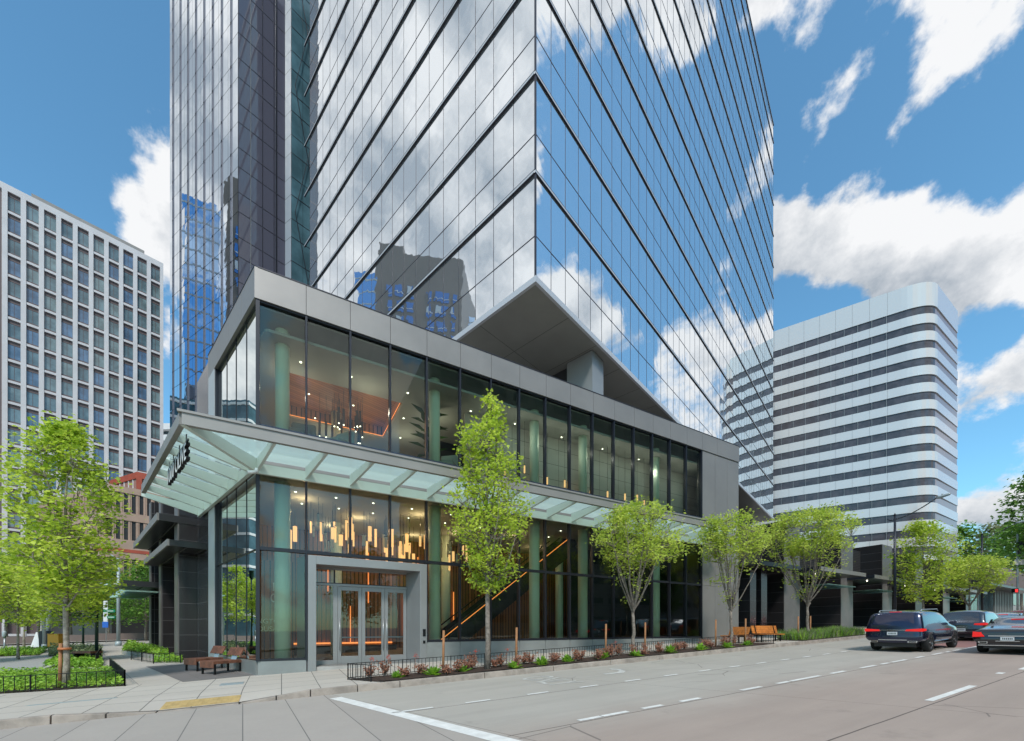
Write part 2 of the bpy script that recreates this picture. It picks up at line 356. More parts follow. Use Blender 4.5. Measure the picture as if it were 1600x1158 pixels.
# ------------------------------------------------------------------ geometry helpers
class MB:
    def __init__(s): s.v = []; s.f = []; s.mi = []; s.mats = []; s.sm = []
    def mat(s, m):
        if m not in s.mats: s.mats.append(m)
        return s.mats.index(m)
    def face(s, pts, m, smooth=False):
        k = len(s.v); s.v += [tuple(p) for p in pts]; s.f.append(tuple(range(k, k+len(pts)))); s.mi.append(s.mat(m)); s.sm.append(smooth)
    def mesh(s, vs, fs, m, smooth=False):
        k = len(s.v); s.v += [tuple(p) for p in vs]; i = s.mat(m)
        for f in fs: s.f.append(tuple(a+k for a in f)); s.mi.append(i); s.sm.append(smooth)
    def hexa(s, b, t, m):          # bottom 4 ccw, top 4
        s.mesh(list(b)+list(t), [(3, 2, 1, 0), (4, 5, 6, 7), (0, 1, 5, 4), (1, 2, 6, 5), (2, 3, 7, 6), (3, 0, 4, 7)], m)
    def box(s, O, A, B, a0, a1, b0, b1, z0, z1, m):
        def P(a, b_, z): return Vector((O.x+A.x*a+B.x*b_, O.y+A.y*a+B.y*b_, z))
        s.hexa([P(a0, b0, z0), P(a1, b0, z0), P(a1, b1, z0), P(a0, b1, z0)], [P(a0, b0, z1), P(a1, b0, z1), P(a1, b1, z1), P(a0, b1, z1)], m)
    def cube(s, x0, x1, y0, y1, z0, z1, m): s.box(Vector((0, 0, 0)), Vector((1, 0, 0)), Vector((0, 1, 0)), x0, x1, y0, y1, z0, z1, m)
    def beam(s, p, q, w, h, m, up=Z):
        p = Vector(p); q = Vector(q); d = (q-p).normalized(); x = d.cross(up)
        x = x.normalized() if x.length > 1e-6 else Vector((1, 0, 0)); y = x.cross(d).normalized()
        x *= w/2; y *= h/2
        s.hexa([p-x-y, p+x-y, q+x-y, q-x-y], [p-x+y, p+x+y, q+x+y, q-x+y], m)
    def tube(s, pts, rad, m, n=8, cap=True, smooth=True):
        pts = [Vector(p) for p in pts]; k = len(s.v); i = s.mat(m)
        prev = None
        for a, p in enumerate(pts):
            d = (pts[min(a+1, len(pts)-1)]-pts[max(a-1, 0)]).normalized()
            x = prev if prev is not None else (Vector((1, 0, 0)) if abs(d.x) < .9 else Vector((0, 1, 0)))
            x = (x-d*x.dot(d)); x = x.normalized() if x.length > 1e-5 else d.orthogonal().normalized(); prev = x
            y = d.cross(x); r = rad[a] if isinstance(rad, (list, tuple)) else rad
            for q in range(n):
                an = 2*pi*q/n; s.v.append(tuple(p+x*(r*cos(an))+y*(r*sin(an))))
        for a in range(len(pts)-1):
            for q in range(n):
                q2 = (q+1) % n
                s.f.append((k+a*n+q, k+a*n+q2, k+(a+1)*n+q2, k+(a+1)*n+q)); s.mi.append(i); s.sm.append(smooth)
        if cap:
            s.f.append(tuple(k+q for q in reversed(range(n)))); s.mi.append(i); s.sm.append(False)
            s.f.append(tuple(k+(len(pts)-1)*n+q for q in range(n))); s.mi.append(i); s.sm.append(False)
    def prism(s, poly, z0, z1, m, mtop=None):
        n = len(poly); s.mesh([(p[0], p[1], z0) for p in poly]+[(p[0], p[1], z1) for p in poly], [(a, (a+1) % n, n+(a+1) % n, n+a) for a in range(n)], m)
        s.face([(p[0], p[1], z1) for p in poly], mtop or m); s.face([(p[0], p[1], z0) for p in reversed(poly)], m)
    def build(s, name, parent=None, origin=None, bevel=0):
        o0 = origin if origin is not None else (parent_loc(parent) if parent else Vector((0, 0, 0)))
        me = bpy.data.meshes.new(name); me.from_pydata([tuple(Vector(v)-o0) for v in s.v], [], s.f)
        for m_ in s.mats: me.materials.append(M[m_])
        me.polygons.foreach_set('material_index', s.mi); me.polygons.foreach_set('use_smooth', s.sm); me.update()
        o = bpy.data.objects.new(name, me); COL.objects.link(o)
        if parent: o.parent = parent
        else: o.location = o0
        if bevel:
            bv = o.modifiers.new('bevel', 'BEVEL'); bv.width = bevel; bv.segments = 2; bv.limit_method = 'ANGLE'
        return o
LOC = {}
def parent_loc(p):
    v = Vector((0, 0, 0))
    while p is not None: v += LOC.get(p.name, p.location); p = p.parent
    return v
def tag(o, label=None, cat=None, group=None, kind=None):
    for k, v_ in (('label', label), ('category', cat), ('group', group), ('kind', kind)):
        if v_: o[k] = v_
    return o
def thing(name, label, cat, loc, group=None, rz=0):
    o = bpy.data.objects.new(name, None); COL.objects.link(o); o.location = loc; o.rotation_euler = (0, 0, rz)
    return tag(o, label, cat, group)
def copy_tree(o, parent=None):
    c = o.copy(); COL.objects.link(c)
    if parent: c.parent = parent
    for ch in list(o.children): copy_tree(ch, c)
    return c
def proj(p):
    p = Vector(p); 
    if p.y < .5: return None
    return (CX+F*p.x/p.y, HZ-F*(p.z-EYE)/p.y)
def share(quad):
    ps = [proj(q) for q in quad]
    if any(p is None for p in ps): return 0
    if not any(-20 < p[0] < 1620 and -20 < p[1] < 1180 for p in ps): return 0
    a = 0
    for i in range(len(ps)):
        x0, y0 = ps[i]; x1, y1 = ps[(i+1) % len(ps)]; a += x0*y1-x1*y0
    return abs(a)/2
def split_parts(parent, name, items, maxn=100, force=True):
    """items: (quad, fn(MB)) -> the largest in view are parts, the rest one mass"""
    items = sorted(items, key=lambda t_: -share(t_[0]))
    one = items[:maxn]; rest = items[maxn:]
    for q, fn in one:
        mb = MB(); fn(mb); mb.build(name, parent)
    if rest:
        mb = MB()
        for q, fn in rest: fn(mb)
        tag(mb.build(name, parent), kind='stuff')
def SP(s_, n_, z=0): p = C+S*s_+N*n_; return Vector((p.x, p.y, z))
def G(O, A, a, B, b, z=0): p = O+A*a+B*b; return Vector((p.x, p.y, z))
def sn(p): d = Vector((p[0], p[1], 0))-C; return d.dot(S), d.dot(N)
NCURB = -4.53; NOPP = -23.5
def clampf(x, a, b): return max(a, min(b, x))
def zs(s_): return .0359*(clampf(s_, -60, 170)-.72)
def ramp_h(s_):
    if s_ <= -3.5 or s_ >= 1.4: return .18
    if -1.8 <= s_ <= -.2: return .015
    return .18-(.165)*((s_+3.5)/1.7 if s_ < -1.8 else (1.4-s_)/1.6)
def gz(s_, n_):
    if n_ < NOPP: return zs(s_)+.15
    if n_ < NCURB: return zs(s_)
    h = ramp_h(s_); k = clampf((n_-NCURB)/1.5, 0, 1)
    return zs(s_)+h+(.15-h)*k+.024*clampf(n_-NCURB, 0, 60)
def gp(px, py, it=25):
    """point of the modelled ground seen along a measured sight line"""
    u = (px-CX)/F; v_ = (py-HZ)/F; Y = 15.
    for _ in range(60):
        s_, n_ = sn((u*Y, Y)); z = gz(s_, n_); Yn = (EYE-z)/max(v_, .004); Y = .6*Y+.4*Yn
    return Vector((u*Y, Y, gz(*sn((u*Y, Y)))))
def lay(name, s0, s1, n0, n1, dz, mat, ns=None, nn=None, base=None, parent=None, poly=None):
    """sheet that follows the ground"""
    mb = MB(); ns = ns or max(1, int((s1-s0)/.5)); nn = nn or max(1, int((n1-n0)/.5))
    vs = []
    for i in range(ns+1):
        for j in range(nn+1):
            a = s0+(s1-s0)*i/ns; b_ = n0+(n1-n0)*j/nn
            z = (base or gz)(a, b_)+dz; vs.append(SP(a, b_, z))
    fs = [(i*(nn+1)+j, (i+1)*(nn+1)+j, (i+1)*(nn+1)+j+1, i*(nn+1)+j+1) for i in range(ns) for j in range(nn)]
    mb.mesh(vs, fs, mat, False)
    o = mb.build(name); tag(o, kind='structure'); return o
def lay_poly(name, pts, dz, mat, kind='structure'):
    mb = MB(); mb.face([(p[0], p[1], gz(*sn(p))+dz) for p in pts], mat); o = mb.build(name)
    if kind: tag(o, kind=kind)
    return o

# ------------------------------------------------------------------ ground
def zflat(a, b_): return gz(a, b_)
lay('ground', -420, 420, -420, 420, -.32, 'drive', 84, 84, base=lambda a, b_: min(gz(a, b_), zs(a)+.15+.024*clampf(b_-NCURB, 0, 60)) if b_ > NCURB else zs(a))
lay('road', -140, 230, NOPP, NCURB, 0, 'road', 185, 8, base=lambda a, b_: zs(a))
lay('crossing_pavement', -14, 2.2, NOPP+.2, NCURB, .004, 'crossing', 16, 6, base=lambda a, b_: zs(a)) if False else None
mbx = MB()
_p = [(-30, NCURB), (1.85, NCURB), (4.95, -14.3), (6.5, NOPP), (-30, NOPP)]
mbx.face([tuple(SP(a, b_, zs(a)+.004)) for a, b_ in _p], 'crossing'); tag(mbx.build('crossing_pavement'), kind='structure')
lay('pavement', -12, 10, NCURB+.16, -.0, 0, 'sidewalk', 88, 24)
lay('pavement', 10, 230, NCURB+.16, 0, 0, 'sidewalk', 110, 6)
lay('pavement', -140, -12, NCURB+.16, 0, 0, 'sidewalk', 64, 6)
lay('pavement', -140, 230, NOPP-6, NOPP, 0, 'sidewalk', 60, 2, base=lambda a, b_: zs(a)+.15)
lay('plaza', -70, 30, 0, 27, 0, 'plaza', 100, 27)
lay('back_road', -140, 60, 27, 40, -.12, 'road', 60, 6)
lay('far_ground', -140, 60, 40, 75, 0, 'plaza', 60, 10)
lay('side_ground', 30, 230, 0, 30, 0, 'plaza', 60, 10)
# curb stones
mb = MB(); s_ = -60.0; cuts = [-60, -40, -20, -12, -8, -5.2, -3.5, -2.65, -1.8, -.2, .6, 1.4, 2.6, 3.8, 6.6, 9.4, 12.2, 15, 18, 21, 24, 27, 30, 34, 38, 42, 50, 60, 80, 110, 160]
for a, b_ in zip(cuts[:-1], cuts[1:]):
    g_ = .012
    def cp(s__, n__, z): return SP(s__, n__, z)
    a1, b1 = a+g_, b_-g_
    ha, hb = gz(a1, NCURB)+.006, gz(b1, NCURB)+.006
    n0, n1 = NCURB-.005, NCURB+.17
    mb.hexa([cp(a1, n0, zs(a1)-.1), cp(b1, n0, zs(b1)-.1), cp(b1, n1, zs(b1)-.1), cp(a1, n1, zs(a1)-.1)],
            [cp(a1, n0+.015, ha), cp(b1, n0+.015, hb), cp(b1, n1, hb), cp(a1, n1, ha)], 'conc_curb')
tag(mb.build('curb', bevel=.012), kind='structure')
mb = MB()
for a in range(-60, 160, 10): mb.hexa([SP(a, NOPP-.17, zs(a)-.1), SP(a+10, NOPP-.17, zs(a+10)-.1), SP(a+10, NOPP, zs(a+10)-.1), SP(a, NOPP, zs(a)-.1)], [SP(a, NOPP-.17, zs(a)+.156), SP(a+10, NOPP-.17, zs(a+10)+.156), SP(a+10, NOPP, zs(a+10)+.156), SP(a, NOPP, zs(a)+.156)], 'conc_curb')
tag(mb.build('curb'), kind='structure')
# markings
def strip(mb, a, na, b_, nb, w, mat='marking', dz=.008):
    d = (SP(b_, nb)-SP(a, na)).normalized(); p = Vector((-d.y, d.x, 0))*w/2
    q = [SP(a, na)-p, SP(b_, nb)-p, SP(b_, nb)+p, SP(a, na)+p]
    mb.face([(v_.x, v_.y, zs(sn(v_)[0])+dz) for v_ in q], mat)
def marking(name, lab, segs, w):
    mb = MB()
    for s0, s1, n_ in segs: strip(mb, s0, n_, s1, n_, w)
    o = mb.build(name); tag(o, kind='structure'); return o
CN = -16.73      # camera's n in podium frame
def s_on(nt_, x): u = (x-CX)/F; return (u*.8699*nt_+.4933*nt_)/(.8699-.4933*u)+.72
marking('lane_marking', '', [(2.75, 3.65, 8.72+CN)]+[(4.43+1.68*k, 5.07+1.68*k, 8.72+CN) for k in range(22)], .11)
marking('lane_marking', '', [(s_on(5.87, a), s_on(5.87, b_), 5.87+CN) for a, b_ in ((904, 939), (941, 981), (1004, 1035), (1063, 1094), (1158, 1189), (1214, 1233), (1236, 1281), (1298, 1320), (1345, 1368), (1377, 1389), (1393, 1416), (1431, 1443), (1457, 1473), (1478, 1484), (1490, 1501), (1507, 1530))], .12)
marking('lane_marking', '', [(s_on(2.97, 1451), s_on(2.97, 1521), 2.97+CN), (s_on(3.0, 1593), s_on(3.0, 1660), 2.97+CN), (s_on(3.1, 1562), s_on(3.1, 1568), 3.12+CN)], .13)
mb = MB(); strip(mb, 1.95, 11.55+CN, 5.4, 0+CN, .30); tag(mb.build('stop_line'), kind='structure')
# worn word and turn arrow in the kerb lane
def text_mesh(txt, size, depth, mat, parent, M4, name='lettering', spacing=1.0, align='CENTER', bold=0.0):
    cu = bpy.data.curves.new(name, 'FONT'); cu.body = txt; cu.size = size; cu.extrude = depth/2; cu.space_character = spacing; cu.align_x = align; cu.offset = bold
    tmp = bpy.data.objects.new('tmp', cu); COL.objects.link(tmp); bpy.context.view_layer.update()
    me = bpy.data.meshes.new_from_object(tmp.evaluated_get(bpy.context.evaluated_depsgraph_get())); bpy.data.objects.remove(tmp); bpy.data.curves.remove(cu)
    o0 = parent_loc(parent) if parent else Vector((0, 0, 0))
    me.transform(Matrix.Translation(-o0) @ M4); me.materials.clear(); me.materials.append(M[mat])
    o = bpy.data.objects.new(name, me); COL.objects.link(o)
    if parent: o.parent = parent
    return o
def basis(O, X, Y): X = Vector(X); Y = Vector(Y); Zv = X.normalized().cross(Y.normalized()); return Matrix.Translation(O) @ Matrix((X, Y, Zv)).transposed().to_4x4()
slope = Vector((S.x, S.y, .0359))
o = text_mesh('ONLY', .72, .001, 'marking_worn', None, basis(SP(7.4, -6.35, zs(7.4)+.008), -N*1.0, slope*2.3), 'road_lettering', 1.0, 'CENTER', .0); tag(o, kind='structure')
mb = MB()
def rp(a, b_): return SP(a, b_, zs(a)+.008)
AR = [(13.2, -6.55), (13.2, -6.35), (15.0, -6.35), (15.9, -6.15), (16.3, -5.85), (16.0, -5.75), (16.6, -5.35), (17.1, -6.0), (16.7, -5.9), (16.2, -6.35), (15.2, -6.6)]
mb.face([rp(10.1+(a-13.2)*.36, b_) for a, b_ in AR[::-1]], 'marking_worn'); tag(mb.build('turn_arrow'), kind='structure')
# tactile strip, slot drain
def flat_thing(name, lab, cat, s0, s1, n0, n1, mat, h=.012, extra=None):
    mb = MB(); mb.hexa([SP(s0, n0, gz(s0, n0)-.02), SP(s1, n0, gz(s1, n0)-.02), SP(s1, n1, gz(s1, n1)-.02), SP(s0, n1, gz(s0, n1)-.02)],
                       [SP(s0, n0, gz(s0, n0)+h), SP(s1, n0, gz(s1, n0)+h), SP(s1, n1, gz(s1, n1)+h), SP(s0, n1, gz(s0, n1)+h)], mat)
    if extra: extra(mb)
    return tag(mb.build(name), lab, cat)
def domes(mb):
    for i in range(15):
        for j in range(6):
            a, b_ = -1.7+i*.1, -4.24+j*.1; z = gz(a, b_)+.012
            p = SP(a, b_, z); r = .022; q = .012
            mb.mesh([p+Vector((r*cos(k*pi/3), r*sin(k*pi/3), 0)) for k in range(6)]+[p+Vector((q*cos(k*pi/3), q*sin(k*pi/3), .007)) for k in range(6)],
                    [(k, (k+1) % 6, 6+(k+1) % 6, 6+k) for k in range(6)]+[tuple(range(6, 12))], 'tactile')
flat_thing('tactile_strip', 'yellow tactile paving strip with raised dots at the dropped kerb', 'tactile paving', -1.78, -.22, -4.32, -3.68, 'tactile', extra=domes)
flat_thing('drain_cover', 'long narrow metal drain cover set in the pavement near the left planter', 'drain cover', -4.6, -3.0, -2.55, -2.42, 'steel_grey', .005)
flat_thing('utility_cover', 'small square utility cover set in the pavement before the glass corner', 'utility cover', -.9, -.3, -1.9, -1.4, 'steel_grey', .005)
lay_poly('entrance_pavement', [G(C, L, .1, R, -.02), G(C, L, 6.6, R, -.02), G(C, L, 7.4, R, -2.2), G(C, L, .4, R, -2.0)], .006, 'dark_paving')

# ------------------------------------------------------------------ office tower with glass podium
B = thing('office_tower', 'mirror glass office tower rising above its grey framed glass podium', 'building', (C.x, C.y, .17))
m_ = 1.51; NM = 16; ZT = 13.32; ZC = 14.39
# base walls
mb = MB(); mb.box(C, S, N, .0, 1.51, -.06, .15, -.3, .72, 'base_metal'); mb.build('base_wall', B)
mb = MB(); 
for k in range(4, 16): mb.box(C, S, N, k*m_+.008, (k+1)*m_-.008, -.06, .15, -.3, 1.30, 'base_metal')
mb.build('base_wall', B)
mb = MB(); mb.box(C, L, R, .0, 5.6, .06*-1, .15, -.3, .72, 'base_metal')
for b_ in (1.9, 3.8): mb.box(C, L, R, b_-.006, b_+.006, -.063, 0, -.2, .722, 'joint_dark')
mb.build('base_wall', B)
# glass panels
items = []
def pane(O, A, Bn, a0, a1, z0, z1, mat, off=0.0, tilt=.0):
    def P(a, z, w): return Vector((O.x+A.x*a+Bn.x*(off+w), O.y+A.y*a+Bn.y*(off+w), z))
    t1, t2 = random.uniform(-tilt, tilt), random.uniform(-tilt, tilt)
    q = [P(a0, z0, t1), P(a1, z0, -t2), P(a1, z1, -t1), P(a0, z1, t2)] if tilt else [P(a0, z0, 0), P(a1, z0, 0), P(a1, z1, 0), P(a0, z1, 0)]
    if tilt: # keep planar
        q[2] = q[1]+q[3]-q[0]
    return (q, lambda mb, q=q: mb.face(q, mat))
for k in range(NM):
    a0, a1 = k*m_+.05, (k+1)*m_-.05
    if k == 0: items.append(pane(C, S, N, a0+.05, a1, .75, 4.62, 'podium_glass', .02))
    elif k >= 4: items.append(pane(C, S, N, a0, a1, 1.33, 4.62, 'podium_glass', .02))
    items.append(pane(C, S, N, a0, a1, 4.74, 7.32, 'podium_glass', .02))
    items.append(pane(C, S, N, a0, a1, 9.02, 13.28, 'podium_glass', .02))
for k in range(4):
    a0, a1 = k*1.38+.06, (k+1)*1.38-.02
    items.append(pane(C, L, R, a0, a1, .75, 4.64, 'side_glass', .02)); items.append(pane(C, L, R, a0, a1, 4.68, 7.4, 'side_glass', .02)); items.append(pane(C, L, R, a0, a1, 8.2, 13.28, 'side_glass', .02))
split_parts(B, 'window_panel', items)
# mullions and transoms
for k in range(NM+1):
    mb = MB(); w = .035 if k else .06
    zb = .72 if k < 2 else (1.3 if k >= 4 else 4.6)
    mb.box(C, S, N, k*m_-w, k*m_+w, -.10, .12, zb, 7.42, 'mullion_dark'); mb.box(C, S, N, k*m_-w, k*m_+w, -.10, .12, 8.2, ZT, 'mullion_dark'); mb.build('mullion', B)
for k in range(1, 5):
    mb = MB(); mb.box(C, L, R, k*1.38-.006, k*1.38+.006, -.0, .03, .72, 7.42, 'mullion_dark'); mb.box(C, L, R, k*1.38-.006, k*1.38+.006, -.0, .03, 8.0, ZT, 'mullion_dark'); mb.build('mullion', B)
for (s0, s1, z0, z1) in ((0.06, m_*NM-.04, 4.62, 4.74), (.06, m_*NM-.04, 7.32, 7.46), (.06, m_*NM-.04, 13.26, 13.33), (.06, m_-.04, .72, .80), (4*m_+.04, m_*NM-.04, 1.30, 1.40)):
    mb = MB(); mb.box(C, S, N, s0, s1, -.07, .10, z0, z1, 'mullion_dark'); mb.build('transom', B)
for z0, z1 in ((4.64, 4.68), (13.26, 13.33)): mb = MB(); mb.box(C, L, R, .1, 5.55, -.02, .08, z0, z1, 'mullion_dark'); mb.build('transom', B)
mb = MB()
for k in range(NM): mb.box(C, S, N, k*m_+.037, (k+1)*m_-.037, -.055, .10, 8.1, 9.02, 'spandrel')
mb.box(C, S, N, 0, m_*NM, -.03, .10, 7.46, 8.1, 'alu_panel'); mb.box(C, L, R, .0, 5.6, -.03, .1, 7.42, 8.2, 'alu_panel')
mb.build('spandrel_band', B)
# parapet panels
mb = MB()
for k in range(NM+2):
    a0, a1 = k*m_+(.0 if k else -.10), (k+1)*m_-.015
    if k == NM+1: a1 = 28.1
    if k == 0: a0 = .02
    mb.box(C, S, N, a0, a1, -.13, .25, ZT, ZC, 'alu_panel')
mb.box(C, S, N, 26.7, 28.1, -.13, .25, ZT, ZC, 'alu_panel') if False else None
# mitred corner piece
c0 = C; O1 = SP(.02, -.13); O2 = SP(.02, .25)
Lo = G(C, L, 0, R, -.13); 
def isect(p, d, q, e):
    cr = d.x*e.y-d.y*e.x; w = q-p; t_ = (w.x*e.y-w.y*e.x)/cr; return p+d*t_
k0 = isect(SP(0, -.13), S, G(C, L, 0, R, -.13), L); k1 = isect(SP(0, .25), S, G(C, L, 0, R, .25), L)
mb.hexa([Vector((p.x, p.y, ZT)) for p in (k0, O1, O2, k1)], [Vector((p.x, p.y, ZC)) for p in (k0, O1, O2, k1)], 'alu_panel')
b_ = (k0-C).dot(L)
for x0, x1 in ((b_, 1.5), (1.515, 3.2), (3.215, 4.9), (4.915, 6.75)):
    p0, p1, p2, p3 = G(C, L, x0, R, -.13), G(C, L, x1, R, -.13), G(C, L, x1, R, .25), G(C, L, x0 if x0 > .5 else (k1-C).dot(L), R, .25)
    mb.hexa([Vector((p.x, p.y, ZT)) for p in (p1, p0, p3, p2)], [Vector((p.x, p.y, ZC)) for p in (p1, p0, p3, p2)], 'alu_panel')
mb.build('parapet', B)
mb = MB(); 
mb.box(C, S, N, .0, 28.1, -.145, .26, ZC, ZC+.035, 'tower_line'); mb.box(C, L, R, b_, 6.75, -.145, .26, ZC+.001, ZC+.034, 'tower_line')
mb.build('parapet_coping', B)
# left pillar and panel end
mb = MB(); mb.box(C, L, R, 5.62, 6.7, -.13, .3, -.2, 8.1, 'white_metal'); mb.box(C, L, R, 5.62, 6.7, -.13, .3, 8.11, ZT, 'white_metal')
mb.box(C, L, R, 5.56, 5.62, -.10, .1, .7, ZT, 'mullion_dark'); mb.build('corner_pillar', B)
mb = MB()
for a0, a1 in ((24.2, 25.5), (25.515, 26.8), (26.815, 28.1)):
    for z0, z1 in ((.3, 4.65), (4.665, 9.0), (9.015, ZT-.01)): mb.box(C, S, N, a0, a1, -.08, .3, z0, z1, 'alu_panel')
mb.box(C, S, N, 24.2, 28.09, -.03, .28, .3, ZT, 'joint_dark')
mb.box(C, S, N, 27.8, 28.1, .3, 14, .3, ZC, 'alu_panel')
mb.build('end_wall', B)
# podium roof, back and closing walls
poly = [SP(.1, .2), SP(28.0, .2), SP(28.0, 16), G(C, L, 20, R, 3), G(C, L, 6.6, R, .2)]
mb = MB(); mb.prism([(p.x, p.y) for p in poly], ZT+.05, ZC-.15, 'grey_stone'); mb.build('roof', B)
mb = MB(); mb.box(C, S, N, -2.55, 27.7, 8.6, 8.9, -.3, ZT-.05, 'timber')
mb.box(C, L, R, 6.7, 9.3, -.1, .2, -.3, ZC-.2, 'tile_black'); mb.build('back_wall', B)
# floors and ceilings
def ipoly(ins): return [SP(ins, ins), SP(27.6, ins), SP(27.6, 8.5), G(C, L, 8.9, R, ins), G(C, L, .1, R, ins)]
mb = MB(); mb.prism([(p.x, p.y) for p in ipoly(.2)], .1, .46, 'interior_floor'); mb.build('floor', B)
mb = MB(); mb.prism([(p.x, p.y) for p in ipoly(.14)], 7.36, 7.44, 'plaster'); mb.prism([(p.x, p.y) for p in ipoly(.16)], 7.45, 9.0, 'interior_floor'); mb.build('floor_slab', B)
mb = MB(); mb.prism([(p.x, p.y) for p in ipoly(.14)], 13.22, 13.3, 'plaster')
for pl_ in ([SP(.3, .3), SP(.7, .3), SP(.7, 8.4), G(C, L, 8.7, R, .3), G(C, L, .3, R, .3)], [SP(.7, .3), SP(5.7, .3), SP(5.7, 2.6), SP(.7, 2.6)], [SP(.7, 6.6), SP(5.7, 6.6), SP(5.7, 8.4), SP(.7, 8.4)], [SP(5.7, .3), SP(27.4, .3), SP(27.4, 8.4), SP(5.7, 8.4)]):
    mb.prism([(p.x, p.y) for p in pl_], 12.55, 12.65, 'plaster')
mb.build('ceiling', B)
for i, a in enumerate((.75, 6.75, 12.1, 15.3, 21.1)):
    mb = MB(); p = SP(a, 1.0 if i else .95)
    mb.tube([(p.x, p.y, .46), (p.x, p.y, 7.36)], .27, 'column_green', 20); mb.tube([(p.x, p.y, 9.0), (p.x, p.y, 13.1)], .24, 'column_green', 20); mb.build('column', B)
for a in (3.2, 9.2, 17.5, 23):
    mb = MB(); p = SP(a, 6.2); mb.tube([(p.x, p.y, .46), (p.x, p.y, 7.36)], .27, 'column_green', 16); mb.tube([(p.x, p.y, 9.0), (p.x, p.y, 13.1)], .24, 'column_green', 16); mb.build('column', B)
# downlights
mb_n = 0
for fl, z in ((0, 7.355), (1, 12.545)):
    for a in ([.9, 2.4, 3.9, 5.6, 7.5, 9.5, 12, 14] if fl == 0 else [1.1, 3.0, 5.4, 8.5, 11, 14, 17, 20]):
        for n_ in (1.7, 3.3) if fl == 0 else (1.6, 3.9, 6.1):
            mb = MB(); p = SP(a+.6*n_*.3, n_); mb.tube([(p.x, p.y, z-.02), (p.x, p.y, z-.004)], .04, 'lamp_white', 10); mb.build('downlight', B)
# upper level: sunk timber ceiling recess with warm cove, warm shelf wall
mb = MB()
def rect_frame(mb, s0, s1, n0, n1, z0, z1, th, mat):
    mb.box(C, S, N, s0, s1, n0, n0+th, z0, z1, mat); mb.box(C, S, N, s0, s1, n1-th, n1, z0, z1, mat)
    mb.box(C, S, N, s0, s0+th, n0+th, n1-th, z0, z1, mat); mb.box(C, S, N, s1-th, s1, n0+th, n1-th, z0, z1, mat)
rect_frame(mb, .7, 5.7, 2.6, 6.6, 12.66, 13.2, .06, 'timber'); mb.box(C, S, N, .76, 5.64, 2.66, 6.54, 13.1, 13.19, 'ceiling_wood'); mb.build('ceiling_recess', B)
mb = MB(); rect_frame(mb, .77, 5.63, 2.67, 6.53, 12.60, 12.62, .02, 'lamp_orange'); mb.build('cove_light', B)
mb = MB(); mb.box(C, S, N, -2.5, 7.5, 8.45, 8.55, 9.0, 10.4, 'timber'); mb.build('shelf_wall', B)
mb = MB(); mb.box(C, S, N, -2.4, 7.4, 8.36, 8.44, 10.36, 10.42, 'lamp_orange'); mb.build('cove_light', B)
mb = MB(); mb.box(C, S, N, 8.6, 27.5, 1.9, 2.0, 9.75, 12.54, 'blind_wall'); mb.build('partition', B)
mb = MB(); mb.box(C, S, N, 8.6, 27.5, 5.4, 5.5, 9.0, 13.1, 'dark_wall'); mb.build('partition', B)
mb = MB(); mb.box(C, S, N, -2.5, 7.8, 8.5, 8.58, 10.5, 12.54, 'plaster'); mb.build('partition', B)
# lobby: warm line lamps on the timber wall, cove over the desk, escalators
for a, z0, z1 in ((-1.9, 3.2, 6.2), (-1.0, 1.0, 2.9), (.6, 4.8, 6.9), (1.9, 1.2, 4.4), (3.0, 4.0, 5.6), (4.2, 1.0, 3.2), (5.2, 3.4, 6.4), (7.3, 1.5, 3.8), (9.0, 4.2, 6.6), (10.6, 2.0, 4.3), (13.2, 4.0, 6.2), (8.2, 5.2, 6.4)):
    mb = MB(); mb.box(C, S, N, a, a+.035, 8.52, 8.58, z0, z1, 'lamp_orange'); mb.build('line_lamp', B)
mb = MB(); mb.box(C, S, N, -2.0, 6.6, 7.4, 8.5, .46, .95, 'dark_wall'); mb.build('bench_plinth', B)
mb = MB(); mb.box(C, S, N, -2.0, 6.6, 8.46, 8.54, 1.0, 1.09, 'lamp_orange'); mb.build('cove_light', B)
for j, n_ in enumerate((3.2, 4.7)):
    mb = MB(); a0, a1 = 7.4+j*1.2, 16.4+j*1.2
    for dn in (0, 1.1):
        p, q = SP(a0, n_+dn, .7), SP(a1, n_+dn, 7.4); mb.beam(p, q, .12, .75, 'dark_wall')
        mb.beam(p+Vector((0, 0, .75)), q+Vector((0, 0, .75)), .07, .06, 'black_metal')
    mb.beam(SP(a0, n_+.55, .5), SP(a1, n_+.55, 7.2), 1.0, .25, 'steel_grey'); o = mb.build('escalator', B)
    mb = MB(); mb.beam(SP(a0, n_-.08, 1.0), SP(a1, n_-.08, 7.70), .02, .03, 'lamp_orange'); mb.build('strip_light', B)
mb = MB(); mb.box(C, S, N, 17.6, 27.4, 5.2, 5.35, .46, 7.36, 'dark_wall'); mb.build('partition', B)
